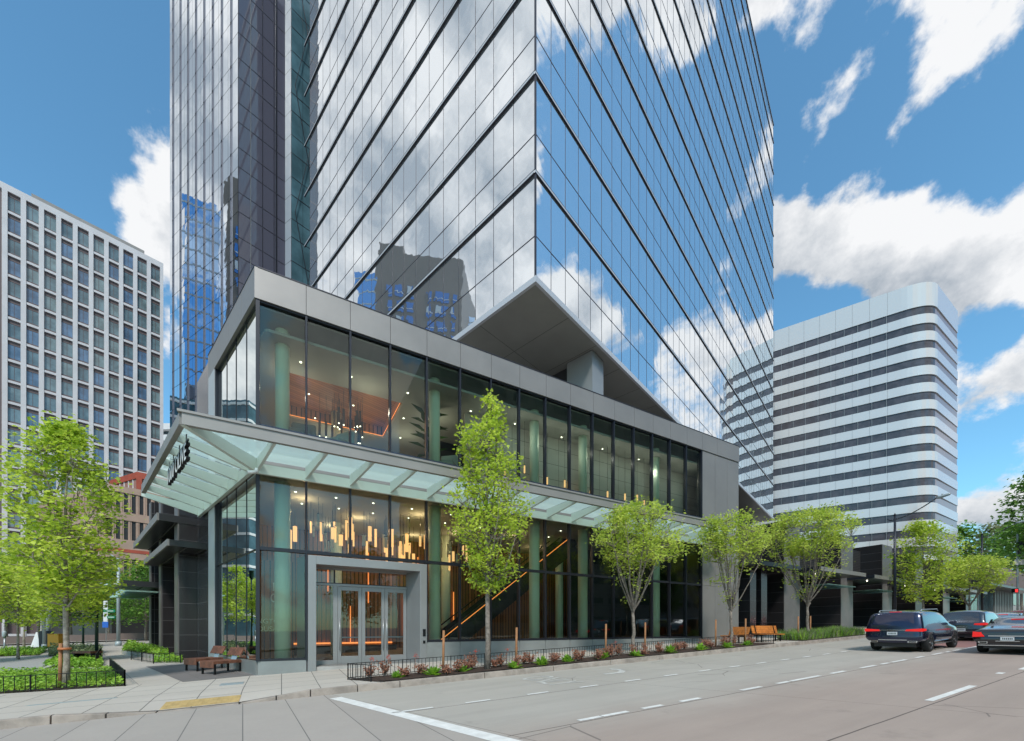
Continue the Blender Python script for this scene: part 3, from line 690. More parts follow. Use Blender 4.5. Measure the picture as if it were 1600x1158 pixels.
# entrance: skewed portal frame and doors
E = MB(); zF = 4.57
E.box(C, S, L, 1.53, 1.80, -.12, .96, .1, zF, 'alu_light'); E.box(C, S, L, 5.71, 6.0, -.12, .96, .2, zF, 'alu_light'); E.box(C, S, L, 1.80, 5.71, -.12, .96, 4.25, zF, 'alu_light')
E.box(C, S, L, 5.85, 6.06, -.14, -.12, 1.1, 1.45, 'joint_dark') if False else None
E.build('entrance_frame', B, bevel=.01)
DO = C+L*.90; DO = Vector((DO.x, DO.y, 0))
mb = MB(); 
for x0, x1, z0, z1 in ((1.8, 5.71, 3.57, 3.66), (1.8, 5.71, 4.2, 4.25), (2.78, 2.94, .3, 3.57), (1.8, 1.86, .3, 3.57), (1.86, 2.78, .3, .62)): mb.box(DO, S, N, x0, x1, -.05, .05, z0, z1, 'alu_light')
mb.box(DO, S, N, 1.83, 5.7, -.02, .02, 3.66, 3.69, 'mullion_dark'); mb.box(DO, S, N, 2.8, 2.86, -.03, .03, 3.66, 4.2, 'mullion_dark'); mb.box(DO, S, N, 4.55, 4.61, -.03, .03, 3.66, 4.2, 'mullion_dark')
mb.build('door_frame', B)
mb = MB(); mb.face([G(DO, S, 1.86, N, 0, .62), G(DO, S, 2.78, N, 0, .62), G(DO, S, 2.78, N, 0, 3.57), G(DO, S, 1.86, N, 0, 3.57)], 'clear_glass')
mb.face([G(DO, S, 1.86, N, 0, 3.69), G(DO, S, 5.7, N, 0, 3.69), G(DO, S, 5.7, N, 0, 4.2), G(DO, S, 1.86, N, 0, 4.2)], 'clear_glass'); mb.build('side_light', B)
mb = MB(); mb.box(C, S, L, 1.8, 5.71, -.05, .9, .28, .44, 'concrete_light'); mb.build('threshold', B)
for i, (x0, x1) in enumerate(((2.95, 3.86), (3.87, 4.78), (4.79, 5.70))):
    mb = MB(); z0, z1 = .46, 3.56
    for a0, a1, c0_, c1_ in ((x0, x0+.13, z0, z1), (x1-.13, x1, z0, z1), (x0+.13, x1-.13, z0, z0+.30), (x0+.13, x1-.13, z1-.16, z1)): mb.box(DO, S, N, a0, a1, -.035, .035, c0_, c1_, 'alu_light')
    d = mb.build('door', B, bevel=.006)
    mb = MB(); mb.face([G(DO, S, x0+.13, N, 0, z0+.3), G(DO, S, x1-.13, N, 0, z0+.3), G(DO, S, x1-.13, N, 0, z1-.16), G(DO, S, x0+.13, N, 0, z1-.16)], 'clear_glass'); mb.build('glass_pane', d)
    mb = MB(); xs = x0+.07 if i != 1 else x1-.07
    mb.tube([G(DO, S, xs, N, -.09, 1.0), G(DO, S, xs, N, -.09, 2.3)], .018, 'steel', 8)
    for z in (1.05, 2.25): mb.tube([G(DO, S, xs, N, -.09, z), G(DO, S, xs, N, -.03, z)], .014, 'steel', 6)
    mb.build('handle', d)
    mb = MB(); mb.box(DO, S, N, x0+.13, x1-.13, .03, .07, 1.49, 1.54, 'steel_grey'); mb.build('cross_bar', d)  # thin grey bar across the inner side of the door glass
mb = MB(); mb.box(C, S, L, 5.82, 5.93, -.15, -.125, 1.55, 1.85, 'black_metal'); mb.build('intercom', B); mb = MB(); mb.box(C, S, L, 5.83, 5.92, -.14, -.122, 1.25, 1.37, 'black_metal'); mb.build('card_reader', B)
# lettering on the lobby wall behind the doors
WO = SP(0, 4.3)
mb = MB(); mb.box(C, S, N, -1.15, 1.2, 4.32, 4.5, .46, 4.9, 'timber'); mb.build('sign_wall', B)
for tx, z, sz, sx in (('WASHINGTON', 2.10, .30, -.15), ('ONE THOUSAND', 1.76, .30, -.15), ('10', 3.55, .55, .55), ('00', 3.05, .55, .55)):
    text_mesh(tx, sz, .04, 'paper_white', B, basis(SP(sx, 4.27, z), S, Z), 'lettering', 1.0)
# support block and dark recessed walls under the tower
mb = MB()
mb.box(T, R, L, 6.1, 6.85, .4, .43, 14.3, 19.2, 'alu_light'); mb.box(T, R, L, 6.1, 7.5, .43, 2.3, 14.3, 19.2, 'alu_light') 
mb.build('support_block', B)
mb = MB(); mb.box(T, R, L, 6.5, 6.8, 2.3, 27, 14.3, 19.2, 'dark_wall'); mb.box(T, R, L, 7.5, 58, 2.6, 2.9, 12, 19.2, 'mullion_dark'); mb.build('recessed_wall', B)
for a in range(10):
    mb = MB(); mb.box(T, R, L, 8+a*1.6, 9.5+a*1.6, 2.5, 2.55, 14.4, 19.1, 'tower_glass_dark'); mb.build('recessed_window', B)
# ---- the tower
ZB = 19.54; ZTOP = 82.4
mb = MB(); mb.box(T, R, L, .06, 60-.06, .06, 28.2, ZB-.22, ZTOP-.1, 'tower_line'); mb.build('tower_core', B)
mb = MB(); mb.box(T, R, L, -.1, 60.1, -.1, 28.3, ZB-.30, ZB-.10, 'soffit')
for k in range(1, 8): mb.box(T, R, L, -.05+k*3.0, -.03+k*3.0, -.08, 28.2, ZB-.304, ZB-.29, 'joint_dark')
for k in range(1, 5): mb.box(T, R, L, -.08, 60, k*4.1, k*4.1+.02, ZB-.305, ZB-.29, 'joint_dark')
mb.build('soffit', B)
for z0, z1, mat, e in ((ZB-.33, ZB-.02, 'tower_fin', .16),):
    mb = MB(); mb.box(T, R, L, -e, 60+e, -e, -.0, z0, z1, mat); mb.box(T, L, R, 0.001, 28.3, -e, -.0, z0, z1, mat); mb.build('edge_fascia', B)
levels = [ZB+5.33+4.97*k for k in range(12)]
mids = [ZB+2.16]+[z+1.98 for z in levels]
items = []
zz = sorted([ZB]+levels+mids+[ZTOP])
for z0, z1 in zip(zz[:-1], zz[1:]):
    if z1-z0 < .5: continue
    for k in range(46): items.append(pane(T, R, L, k*60/46+.02, (k+1)*60/46-.02, z0+.02, z1-.02, 'tower_glass', -.002, .0035))
    for k in range(19): items.append(pane(T, L, R, k*28.2/19+.02, (k+1)*28.2/19-.02, z0+.02, z1-.02, 'tower_glass', -.002, .0035))
split_parts(B, 'glass_panel', items)
for z in levels+[ZTOP]:
    mb = MB(); h = .06
    mb.box(T, R, L, -.07, 60.3, -.07, 0, z-h, z+h, 'tower_fin'); mb.box(T, R, L, -.075, 60.3, -.075, 0, z+h, z+h+.03, 'tower_line'); mb.box(T, R, L, -.075, 60.3, -.075, 0, z-h-.03, z-h, 'tower_line')
    mb.box(T, L, R, 0.001, 29.4, -.10, 0, z-h, z+h, 'tower_fin'); mb.box(T, L, R, .001, 29.4, -.105, 0, z+h, z+h+.03, 'tower_line'); mb.box(T, L, R, .001, 29.4, -.105, 0, z-h-.03, z-h, 'tower_line')
    mb.build('floor_fin', B)
mb = MB()
for z in mids: mb.box(T, R, L, -.01, 60, -.012, .03, z-.025, z+.025, 'tower_line'); mb.box(T, L, R, 0, 28.2, -.012, .03, z-.025, z+.025, 'tower_line')
for k in range(1, 47): mb.box(T, R, L, k*60/46-.016, k*60/46+.016, -.01, .03, ZB, ZTOP, 'tower_line')
for k in range(1, 20): mb.box(T, L, R, k*28.2/19-.016, k*28.2/19+.016, -.01, .03, ZB, ZTOP, 'tower_line')
mb.box(T, R, L, -.05, .03, -.05, .03, ZB, ZTOP, 'tower_line')
tag(mb.build('mullion_grid', B))

# ---- canopy (part of the building)
zo, zi = 7.85, 7.42
K = G(C, S, 0, N, -2.0); nf = isect(SP(0, -2.0), S, G(C, L, 0, R, -2.28), L)     # outer corner
s_out0 = (nf-C).dot(S); lo0 = (nf-C).dot(L)
cp_ = MB()
def at(p, z): return Vector((p.x, p.y, z))
e1 = SP(24.3, -2.0); eL = nf+L*8.7
cp_.beam(at(nf, zo), at(e1, zo), .14, .34, 'fascia_paint'); cp_.beam(at(nf, zo), at(eL, zo), .14, .34, 'fascia_paint')
cp_.beam(at(nf-S*.1, zo+.20), at(e1, zo+.20), .22, .07, 'fascia_paint')
can = cp_.build('canopy', B)
mb = MB(); mb.beam(at(SP(-.2, -.16), zi-.02), at(SP(24.3, -.16), zi-.02), .12, .34, 'canopy_paint'); mb.beam(at(G(C, L, -.1, R, -.22), zi-.02), at(G(C, L, 8.2, R, -.22), zi-.02), .12, .34, 'canopy_paint'); mb.build('wall_beam', can)
def taper(mb, p, q, zp, zq, w, hp, hq, mat):
    d = (q-p).normalized(); x = Vector((d.y, -d.x, 0))*w/2
    mb.hexa([at(p-x, zp-hp), at(q-x, zq-hq), at(q+x, zq-hq), at(p+x, zp-hp)], [at(p-x, zp), at(q-x, zq), at(q+x, zq), at(p+x, zp)], mat)
for k in range(0, NM+1):
    p = SP(k*m_, -.2); q = isect(p, L, SP(0, -1.95), S)
    if (q-nf).dot(S) < .3: continue
    mb = MB(); taper(mb, p, q, zi+.30, zo+.10, .09, .42, .20, 'canopy_paint')
    mb.beam(at(p, zi-.0)+Vector((0, 0, 0))-N*.0, at(p-L*.35, zi+.0), .03, .04, 'steel'); mb.build('rafter', can)
hip = MB(); taper(hip, SP(0, -.16), nf, zi+.28, zo+.08, .14, .46, .26, 'canopy_paint'); hip.build('rafter', can)
for k in range(7):
    b0 = .1+k*1.33
    p = G(C, L, b0, R, -.2); q = isect(p, R, nf, L)
    mb = MB(); taper(mb, p, q, zi+.28, zo+.08, .09, .42, .20, 'canopy_paint'); mb.build('rafter', can)
# glass sheets
bz = .32
for k in range(-1, NM):
    p0, p1 = SP(max(k*m_, 0), -.1), SP((k+1)*m_, -.1)
    if k < 0: q0, q1 = nf, isect(SP(0, -.1), L, SP(0, -1.95), S); p0 = p1 = SP(0, -.1)
    else: q0, q1 = isect(p0, L, SP(0, -1.95), S), isect(p1, L, SP(0, -1.95), S)
    mb = MB()
    if k < 0: mb.face([at(p0, zi+bz), at(q1, zo+.14), at(q0, zo+.14)], 'canopy_glass')
    else: mb.face([at(p0+S*.02, zi+bz), at(p1-S*.02, zi+bz), at(q1-S*.02, zo+.14), at(q0+S*.02, zo+.14)], 'canopy_glass')
    mb.build('glass_sheet', can)
for k in range(6):
    b0, b1 = .1+k*1.33, .1+(k+1)*1.33
    p0, p1 = G(C, L, b0, R, -.2), G(C, L, b1, R, -.2)
    mb = MB(); mb.face([at(p1-L*.02, zi+bz), at(p0+L*.02, zi+bz), at(isect(p0, R, nf, L)+L*.02, zo+.14), at(isect(p1, R, nf, L)-L*.02, zo+.14)], 'canopy_glass'); mb.build('glass_sheet', can)
mb = MB(); mb.face([at(G(C, L, .1, R, -.2), zi+bz), at(SP(0, -.1), zi+bz), at(nf, zo+.14), at(isect(G(C, L, .1, R, -.2), R, nf, L), zo+.14)], 'canopy_glass'); mb.build('glass_sheet', can)
# house number and street name standing on the canopy's left edge, seen from the side
o = text_mesh('1000 OLIVE', .72, .10, 'black_metal', can, basis(at(nf+L*2.25+R*.22, 6.93), -L*1.0, Z), 'lettering', .96, 'CENTER', .012)
o = text_mesh('1000 OLIVE', .72, .006, 'white_paint', can, basis(at(nf+L*2.25+R*.17, 6.93), -L*1.0, Z), 'lettering', .96, 'CENTER', .0)
mb = MB(); mb.beam(at(nf+L*.5+R*.22, 7.50), at(nf+L*4.0+R*.22, 7.50), .04, .05, 'steel')
for q_ in (.8, 1.9, 3.0, 3.8): mb.beam(at(nf+L*q_+R*.22, 7.5), at(nf+L*q_+R*.22, 7.75), .03, .03, 'steel', up=S); mb.build('letter_rail', can)
# security camera below the hip beam
mb = MB(); p = SP(.0, -.9, 7.02)
mb.tube([p, p+Vector((0, 0, .14))], .05, 'white_paint', 10); mb.tube([p+Vector((0, 0, .02)), p+Vector((-.22, -.1, -.03))], [.05, .055], 'white_paint', 10)
mb.build('security_camera', can)

for nm_, pts_, z, en, colr in (('lobby_fill_light', [(1.5, 2.5), (4, 4.5), (6.5, 2.5), (9.5, 5), (3, 6.8), (7.5, 6.8)], 6.9, 26, (1, .66, .38)), ('escalator_fill_light', [(12.5, 4), (15.5, 6.2)], 6.9, 14, (1, .66, .4)), ('upper_fill_light', [(1.0, 2.5), (4, 2.0), (7.5, 3.0), (3, 7.4), (6.6, 5.5)], 11.6, 18, (1, .88, .72)), ('recess_fill_light', [(1.8, 3.6), (4.6, 3.6), (1.8, 5.6), (4.6, 5.6)], 12.1, 12, (1, .55, .28)), ('gallery_fill_light', [(9.5+q_*1.6, .75) for q_ in range(10)], 11.6, 7, (1, .95, .86))):
    for a, n_ in pts_:
        ld = bpy.data.lights.new(nm_, 'POINT'); ld.energy = en; ld.color = colr; ld.shadow_soft_size = .06  # added point lights brightening the rooms, apart from the modelled downlights
        lo = bpy.data.objects.new(nm_, ld); COL.objects.link(lo); lo.location = SP(a, n_, z)
# ---- pendants hanging in the lobby and upstairs (things of their own)
def pend_proto(w, h, mat, cable, name, lab, cat, grp, z):
    o = thing(name, lab, cat, (0, 0, z), grp)
    mb = MB(); mb.cube(-w/2, w/2, -w/2, w/2, 0, h, mat); mb.cube(-w/2-.006, w/2+.006, -w/2-.006, w/2+.006, h, h+.03, 'black_metal'); mb.v = [(x, y, zz_+z) for x, y, zz_ in mb.v]; mb.build('lamp_body', o)
    mb = MB(); mb.tube([(0, 0, z+h), (0, 0, z+h+cable)], .008, 'black_metal', 5); mb.build('cable', o)
    return o
rng = random.Random(3)
rows = []
for i in range(64):
    a = rng.uniform(.7, 9.4); n_ = rng.uniform(2.0, 5.2)
    z = 5.95-.45*clampf(a/9, 0, 1)+rng.uniform(-.55, .35); rows.append((a, n_, z))
words = ['square', 'slim', 'short', 'long']
for i, (a, n_, z) in enumerate(rows):
    h = rng.choice([.5, .7, .9]); w = rng.choice([.06, .09, .13]); lit = rng.random() < .72
    o = pend_proto(w, h, 'lamp_warm' if lit else 'plaster', 7.36-z-h, 'pendant_lamp', 'glowing square tube pendant lamp hanging behind the tall lobby glass' if lit else 'unlit pale square tube pendant hanging among the glowing lobby lamps', 'pendant lamp', 'lit tube pendants in the lobby' if lit else 'unlit tube pendants in the lobby', z)
    p = SP(a, n_); o.location = (p.x, p.y, z)
for i in range(16):
    a, n_ = 2.0+rng.uniform(0, 2.2), 3.3+rng.uniform(0, 1.8); z = 11.1+rng.uniform(-.2, .9)
    o = pend_proto(.08, .7, 'black_metal', 13.1-z-.7, 'pendant_lamp', 'thin dark rod pendant hanging in the timber ceiling recess upstairs', 'pendant lamp', 'dark rod pendants in the upstairs ceiling recess', z)
    p = SP(a, n_); o.location = (p.x, p.y, z); mb = MB()
    pp = parent_loc(o); mb.tube([pp+Vector((0, 0, -.03)), pp], .03, 'lamp_white', 8); mb.build('bulb', o)
for i in range(14):
    a, n_ = 9.5+i*.9+rng.uniform(-.3, .3), 1.1+rng.uniform(0, .6); z = 9.5+rng.uniform(0, .4)
    o = pend_proto(.08, .38, 'lamp_warm', 12.55-z-.38, 'pendant_lamp', 'small glowing tube pendant low behind the upper glass right of the maple', 'pendant lamp', 'small lit pendants behind the upper glass', z)
    p = SP(a, n_); o.location = (p.x, p.y, z)
# armchairs upstairs
def armchair(p, rz, mat, lab):
    o = thing('armchair', lab, 'armchair', p, None, 0)
    mb = MB(); q = Vector(p)
    mb.cube(q.x-.4, q.x+.4, q.y-.38, q.y+.38, q.z+.12, q.z+.45, mat); mb.build('seat', o, bevel=.08)
    mb = MB(); mb.cube(q.x-.45, q.x+.45, q.y+.3, q.y+.48, q.z+.12, q.z+.95, mat); mb.build('backrest', o, bevel=.09)
    for dx in (-.33, .33):
        mb = MB(); mb.tube([q+Vector((dx, 0, 0)), q+Vector((dx, 0, .13))], .02, 'black_metal', 6); mb.build('leg', o)
    o.rotation_euler.z = rz
armchair(SP(1.4, .9, 9.0), .3, 'sofa_grey', 'grey armchair behind the upper glass beside the corner column')
armchair(SP(2.7, 1.0, 9.0), -.4, 'plaster', 'pale armchair behind the upper glass, next right of the grey one')
armchair(SP(7.3, .9, 9.0), -.2, 'plaster', 'pale armchair behind the upper glass near the indoor plant')
# indoor plant
pt = thing('indoor_plant', 'large dark leaved indoor plant behind the upper glass', 'plant', SP(6.9, 2.4, 9.0))
mb = MB(); p = SP(6.9, 2.4, 9.0); mb.tube([p, p+Vector((0, 0, .6))], [.25, .3], 'dark_wall', 12); mb.build('pot', pt)
mb = MB()
for i in range(22):
    a = i*2.4; r = .9+.4*rng.random(); q = p+Vector((0, 0, 1.2+.09*i)); d = Vector((cos(a), sin(a), .25+.5*rng.random())).normalized(); e = q+d*r; sd = d.cross(Z).normalized()*.16
    mb.face([q, q+d*r*.5+sd, e-Vector((0, 0, .2)), q+d*r*.5-sd], 'leaf_dark')
mb.build('foliage', pt); mb = MB(); mb.tube([p+Vector((0, 0, .5)), p+Vector((.05, 0, 3.1))], [.05, .02], 'bark', 6); mb.build('stem', pt)

# ------------------------------------------------------------------ second glass tower (left, with paired fins) and its tiled portals
V = thing('glass_tower', 'slender mirror glass tower with paired vertical fins left of the main tower', 'building', (P2.x, P2.y, .5))
nD = Vector((-D2.y, D2.x, 0)); nD = nD if nD.dot(P2) > 0 else -nD        # into the building
EP = P2+R*4.45; EQ = EP-D2*1.18; ER = EQ+R*9
core = [P2+D2*15.9, P2, EP, EQ, ER, P2+D2*15.9+Vector((14, 22, 0))]
mb = MB(); cc = sum(core, Vector((0, 0, 0)))/6; mb.prism([((p+(cc-p).normalized()*.25).x, (p+(cc-p).normalized()*.25).y) for p in core], 0, 89.9, 'tower_line'); mb.build('tower_core', V)
lev2 = [8.0+4.63*k for k in range(18)]; z2 = sorted(lev2+[z+2.0 for z in lev2])
items = []
for z0, z1 in zip(z2[:-1], z2[1:]):
    for k in range(8): items.append(pane(P2, D2, nD, .05+k*1.98, .05+(k+1)*1.98-.03, z0+.025, z1-.025, 'fin_glass', 0, .004))
    for k in range(4): items.append(pane(P2, R, L, .02+k*1.11, .02+(k+1)*1.11-.03, z0+.025, z1-.025, 'tower_glass_dark', 0, .004))
    items.append(pane(EP, -D2, nD, .02, 1.16, z0+.025, z1-.025, 'pale_panel', 0, .003))
    for k in range(3): items.append(pane(EQ, R, L, .02+k*1.2, .02+(k+1)*1.2-.03, z0+.025, z1-.025, 'teal_glass', 0, .01))
split_parts(V, 'glass_panel', items)
for k in range(8):
    mb = MB(); a = 1.2+k*1.94
    for da in (0, .26): mb.box(P2, D2, nD, a+da, a+da+.03, -.06, -.0, 3, 90, 'fin_metal')
    for z in z2: mb.box(P2, D2, nD, a+.03, a+.26, -.05, -.02, z-.06, z+.06, 'tower_line')
    mb.build('vertical_fin', V)
mb = MB()
for a in (1.13, 2.24, 3.35): mb.box(P2, R, L, a-.015, a+.015, -.03, .01, 3, 90, 'tower_line' if a != 1.13 else 'alu_light')
mb.box(P2, R, L, 3.5, 3.62, -.06, .0, 3, 90, 'mullion_dark')
for z in z2: mb.box(P2, R, L, 0, 4.45, -.02, .01, z-.03, z+.03, 'tower_line'); mb.box(EQ, R, L, 0, 8, -.02, .01, z-.03, z+.03, 'tower_line')
mb.box(P2, R, L, 3.5, 3.62, -.07, -.06, 3, 90, 'mullion_dark'); mb.build('mullion', V)
for k in range(5):
    mb = MB(); p = EQ+R*.4; zb = 20+k*13.9
    mb.beam(at(EQ+R*.3+L*.6-L*.9, zb), at(EQ+R*3.0-L*.3, zb+13.9), .05, .05, 'tower_line'); mb.build('brace', V)
    mb = MB(); mb.beam(at(EQ+R*3.0-L*.3, zb), at(EQ+R*.3-L*.3, zb+13.9), .05, .05, 'tower_line'); mb.build('brace', V)
# tiled portals under it: a building of its own
PB = thing('portal_building', 'black tiled portal with light pier edges and dark canopies left of the glass corner', 'building', (-17.5, 21.4, .3))
q1 = Vector((-16.3, 19.9, 0))
zg = .35
for i, (b0, w_) in enumerate(((.0, 3.2), (5.4, 2.2), (9.6, 2.0))):
    mb = MB(); O = q1+L*b0
    mb.box(O, R, L, .0, w_+1.2, 0, .95 if i == 0 else .7, -.1+zg*0, 8.9+(.6*i), 'tile_black'); mb.box(O, R, L, -.05, .0, 0, .95 if i == 0 else .7, -.1, 8.9+.6*i, 'tile_light'); mb.build('pier', PB)  # pier's left face: sky reflection on the black tile painted as paler tile
mb = MB(); mb.box(q1, R, L, 2.6, 3.2, .95, 14, 0, 9.6, 'dark_wall'); mb.box(q1, R, L, 2.5, 2.6, 1.0, 14, 5.6, 9.0, 'louver'); mb.box(q1, R, L, 4.3, 7.5, -.1, 0.6, 0, 9.0, 'louver'); mb.build('wall', PB)
mb = MB(); mb.box(q1, R, L, 0, 14, -.2, 20, 9.0, 9.1, 'dark_wall') if False else mb.box(q1, R, L, 3.2, 14, .6, 20, 0, 8.8, 'tile_black'); mb.build('wall', PB)
def portal_canopy(b0, b1, a0, z, th, edge, lamps=0):
    mb = MB(); mb.box(q1, R, L, a0, 3.0, b0, b1, z, z+th, 'dark_wall'); mb.box(q1, R, L, a0-.08, a0, b0-.02, b1+.02, z-.02, z+th+.03, edge); mb.box(q1, R, L, a0, 3.0, b0-.03, b0, z-.01, z+th+.02, 'dark_wall')
    for k in range(1, 6): mb.box(q1, R, L, a0+k*(3-a0)/6, a0+k*(3-a0)/6+.05, b0, b1, z-.03, z, 'joint_dark')
    c = mb.build('canopy', PB)
    for k in range(lamps):
        mb = MB(); p = G(q1, R, a0+1.7+k*.45, L, b0+.6+k*.25); mb.tube([at(p, z-.28), at(p, z-.02)], .07, 'black_metal', 10); mb.tube([at(p, z-.30), at(p, z-.285)], .05, 'lamp_white', 10); mb.build('spotlight', c)
portal_canopy(0.0, 10.2, -.75, 7.05, .30, 'alu_panel', 4)
portal_canopy(-1.9, 6.6, -.62, 5.6, .24, 'alu_panel')
portal_canopy(6.8, 15, -1.46, 4.35, .30, 'dark_wall')
mb = MB(); mb.box(q1, R, L, -1.7, .0, 6.6, 14.8, 4.05, 4.10, 'canopy_glass'); mb.build('glass_canopy', PB)

# ------------------------------------------------------------------ white gridded office block
A0 = Vector((-65.2, 76, 0)); ZW = 70.2
WB = thing('office_block', 'white gridded concrete office block with dark windows behind the left maple', 'building', (A0.x, A0.y, 0))
mb = MB(); mb.box(A0, -R, L, 0, 19.1, .45, 18, 0, ZW-.2, 'grid_spandrel'); mb.build('core', WB)
mb = MB(); mb.box(A0, -R, L, 0, 19.1, -.02, .5, ZW-1.0, ZW, 'grid_white'); mb.box(A0, -R, L, 0, 19.1, .5, 18, ZW-1.0, ZW-.05, 'grid_white'); mb.build('cornice', WB)
for k in range(11):
    a0 = .47-.56+k*1.84; a1 = a0+.56
    mb = MB(); mb.box(A0, -R, L, max(a0, 0), min(a1, 19.1), -.05, .5, 0, ZW-1.0, 'grid_white'); mb.build('column', WB)
for j in range(21):
    z = ZW-1.0-2.9-j*3.26
    mb = MB()
    for k in range(10): a0 = .47+k*1.84; mb.box(A0, -R, L, a0, a0+1.28, .02, .5, z-.36, z, 'grid_white')
    mb.build('floor_band', WB)
items = []
for j in range(20):
    zt = ZW-1.0-j*3.26-(.0 if j == 0 else 0); 
    z0 = ZW-1.0-2.9-j*3.26; z1 = z0+2.9
    for k in range(10):
        a0 = .47+k*1.84
        q = [G(A0, -R, a0, L, .4, z0), G(A0, -R, a0+1.28, L, .4, z0), G(A0, -R, a0+1.28, L, .4, z1), G(A0, -R, a0, L, .4, z1)]
        def fn(mb, a0=a0, z0=z0, z1=z1):
            mb.box(A0, -R, L, a0, a0+1.28, .24, .45, z1-.55, z1, 'grid_spandrel'); mb.box(A0, -R, L, a0, a0+1.28, .24, .45, z0, z0+.3, 'grid_spandrel')
            mb.box(A0, -R, L, a0+.02, a0+1.26, .28, .44, z0+.3, z1-.55, 'grid_pane_%d' % (int(a0*7.3+z0*3.1) % 4)); mb.box(A0, -R, L, a0+.62, a0+.66, .25, .28, z0+.3, z1-.55, 'grid_spandrel')
        items.append((q, fn))
split_parts(WB, 'window', items)
mb = MB(); mb.box(A0, -R, L, 2.5, 16, 1.5, 12, ZW, ZW+1.6, 'grey_stone'); mb.build('penthouse', WB)

# ------------------------------------------------------------------ tan concrete building
K1 = Vector((-55.1, 55.1, 0)); TB = thing('tan_building', 'tan ribbed concrete building with narrow windows and a red edged rooftop box', 'building', (K1.x, K1.y, 0))
DT = Vector((-.907, .4206, 0)); nT = Vector((.4206, .907, 0))
mb = MB(); pl = [K1+R*.3-nT*-.3, K1+R*24, K1+R*24+L*26, K1+DT*60+nT*20, K1+DT*60+nT*.3]
mb.prism([(p.x, p.y) for p in pl], 0, 21.0, 'dark_wall'); mb.build('core', TB)
def tanface(A, Bn, ln, off):
    for (z0, z1) in ((20.75, 21.6), (16.95, 18.05), (11.6, 14.25), (7.6, 8.75)):
        mb = MB(); mb.box(K1, A, Bn, 0, ln, off-.05, .5, z0, z1, 'tan_conc')
        if z0 == 11.6: mb.box(K1, A, Bn, 0, ln, off-.09, off-.05, 12.5, 12.95, 'red_roof')
        mb.build('floor_band', TB)
    its = []
    for k in range(int(ln/.8)):
        for (z0, z1) in ((18.05, 20.75), (14.25, 16.95), (8.75, 11.6)):
            a0 = k*.8+.2
            q = [G(K1, A, a0, Bn, .2, z0), G(K1, A, a0+.4, Bn, .2, z0), G(K1, A, a0+.4, Bn, .2, z1), G(K1, A, a0, Bn, .2, z1)]
            def fn(mb, a0=a0, z0=z0, z1=z1):
                mb.box(K1, A, Bn, a0, a0+.42, .22, .3, z0+.05, z1-.02, 'tan_window'); mb.box(K1, A, Bn, a0+.42, a0+.8, off+.05, .45, z0+.01, z1-.01, 'tan_conc'); mb.box(K1, A, Bn, a0+.58, a0+.64, off-.0, off+.05, z0, z1, 'tan_conc'); mb.box(K1, A, Bn, a0, a0+.42, off+.2, .3, z0+.0, z0+.3, 'tan_conc')
            its.append((q, fn))
    return its
its = tanface(R, L, 16, -.1)+tanface(DT, nT, 56, -.1)
split_parts(TB, 'window', its)
RB = Vector((-59.9, 65.1, 0))
mb = MB(); mb.box(RB, R, L, 0, 8, 0, 6, 21, 26.6, 'pink_panel'); mb.box(RB, R, L, -.15, 8, -.15, 0, 26.0, 27.0, 'red_roof'); mb.box(RB, R, L, -.2, .45, -.2, .3, 21, 26, 'red_roof')
mb.box(RB, DT, nT, 0, 9, 0, 6, 21, 26.5, 'pink_panel'); mb.box(RB, DT, nT, 0, 9, -.15, 0, 26.0, 27.0, 'red_roof')
for k in range(1, 7): mb.box(RB, DT, nT, k*1.4, k*1.4+.12, -.1, 0, 21, 26, 'white_paint'); mb.box(RB, R, L, k*1.3, k*1.3+.1, -.1, 0, 21, 26, 'tan_conc')
mb.build('rooftop_box', TB)
# pale slab building glimpsed between the office block and the fin tower
SB = thing('slab_block', 'sliver of a pale balconied block between the gridded block and the finned tower', 'building', (-98, 115, 0))
mb = MB(); O = Vector((-101, 115, 0)); X = Vector((1, 0, 0)); Y_ = Vector((0, 1, 0))
for k in range(18): mb.box(O, X, Y_, 0, 16, 0, 10, 4+k*3.2, 5.7+k*3.2, 'white_paint')
mb.build('balcony_bands', SB); mb = MB(); mb.box(O, X, Y_, .2, 15.8, 1.2, 9.5, 0, 60, 'grid_window'); mb.build('core', SB)

# ------------------------------------------------------------------ banded building, right
Q0 = Vector((91.8, 88.7, 0)); dl = Vector((-.8336, .5524, 0)); dr = Vector((.859, .5115, 0))
BB = thing('banded_building', 'tall pale building with dark ribbon windows and a rounded corner on the right', 'building', (Q0.x, Q0.y, 0))
def plan(off=0):
    r0 = 5.0; pts = [Q0+dl*46]
    for k in range(11):
        t_ = k/10; p = (Q0+dl*r0)*(1-t_)**2+Q0*(2*t_*(1-t_))+(Q0+dr*r0*.7)*t_**2; pts.append(p)
    pts.append(Q0+dr*18.5); pts.append(Q0+dr*18.5+Vector((-10, 30, 0))); pts.append(Q0+dl*46+Vector((12, 20, 0)))
    if off:
        c = sum(pts, Vector((0, 0, 0)))/len(pts); pts = [p+(c-p).normalized()*off for p in pts]
    return pts
mb = MB(); mb.prism([(p.x, p.y) for p in plan(.9)], 0, 77, 'dark_wall'); mb.build('core', BB)
po = plan(0); pin = plan(.22)
zt = 78.6
def ring(mb, pts, i0, i1, z0, z1, mat, smooth=False):
    for i in range(i0, i1): mb.face([at(pts[i], z0), at(pts[i+1], z0), at(pts[i+1], z1), at(pts[i], z1)], mat, smooth)
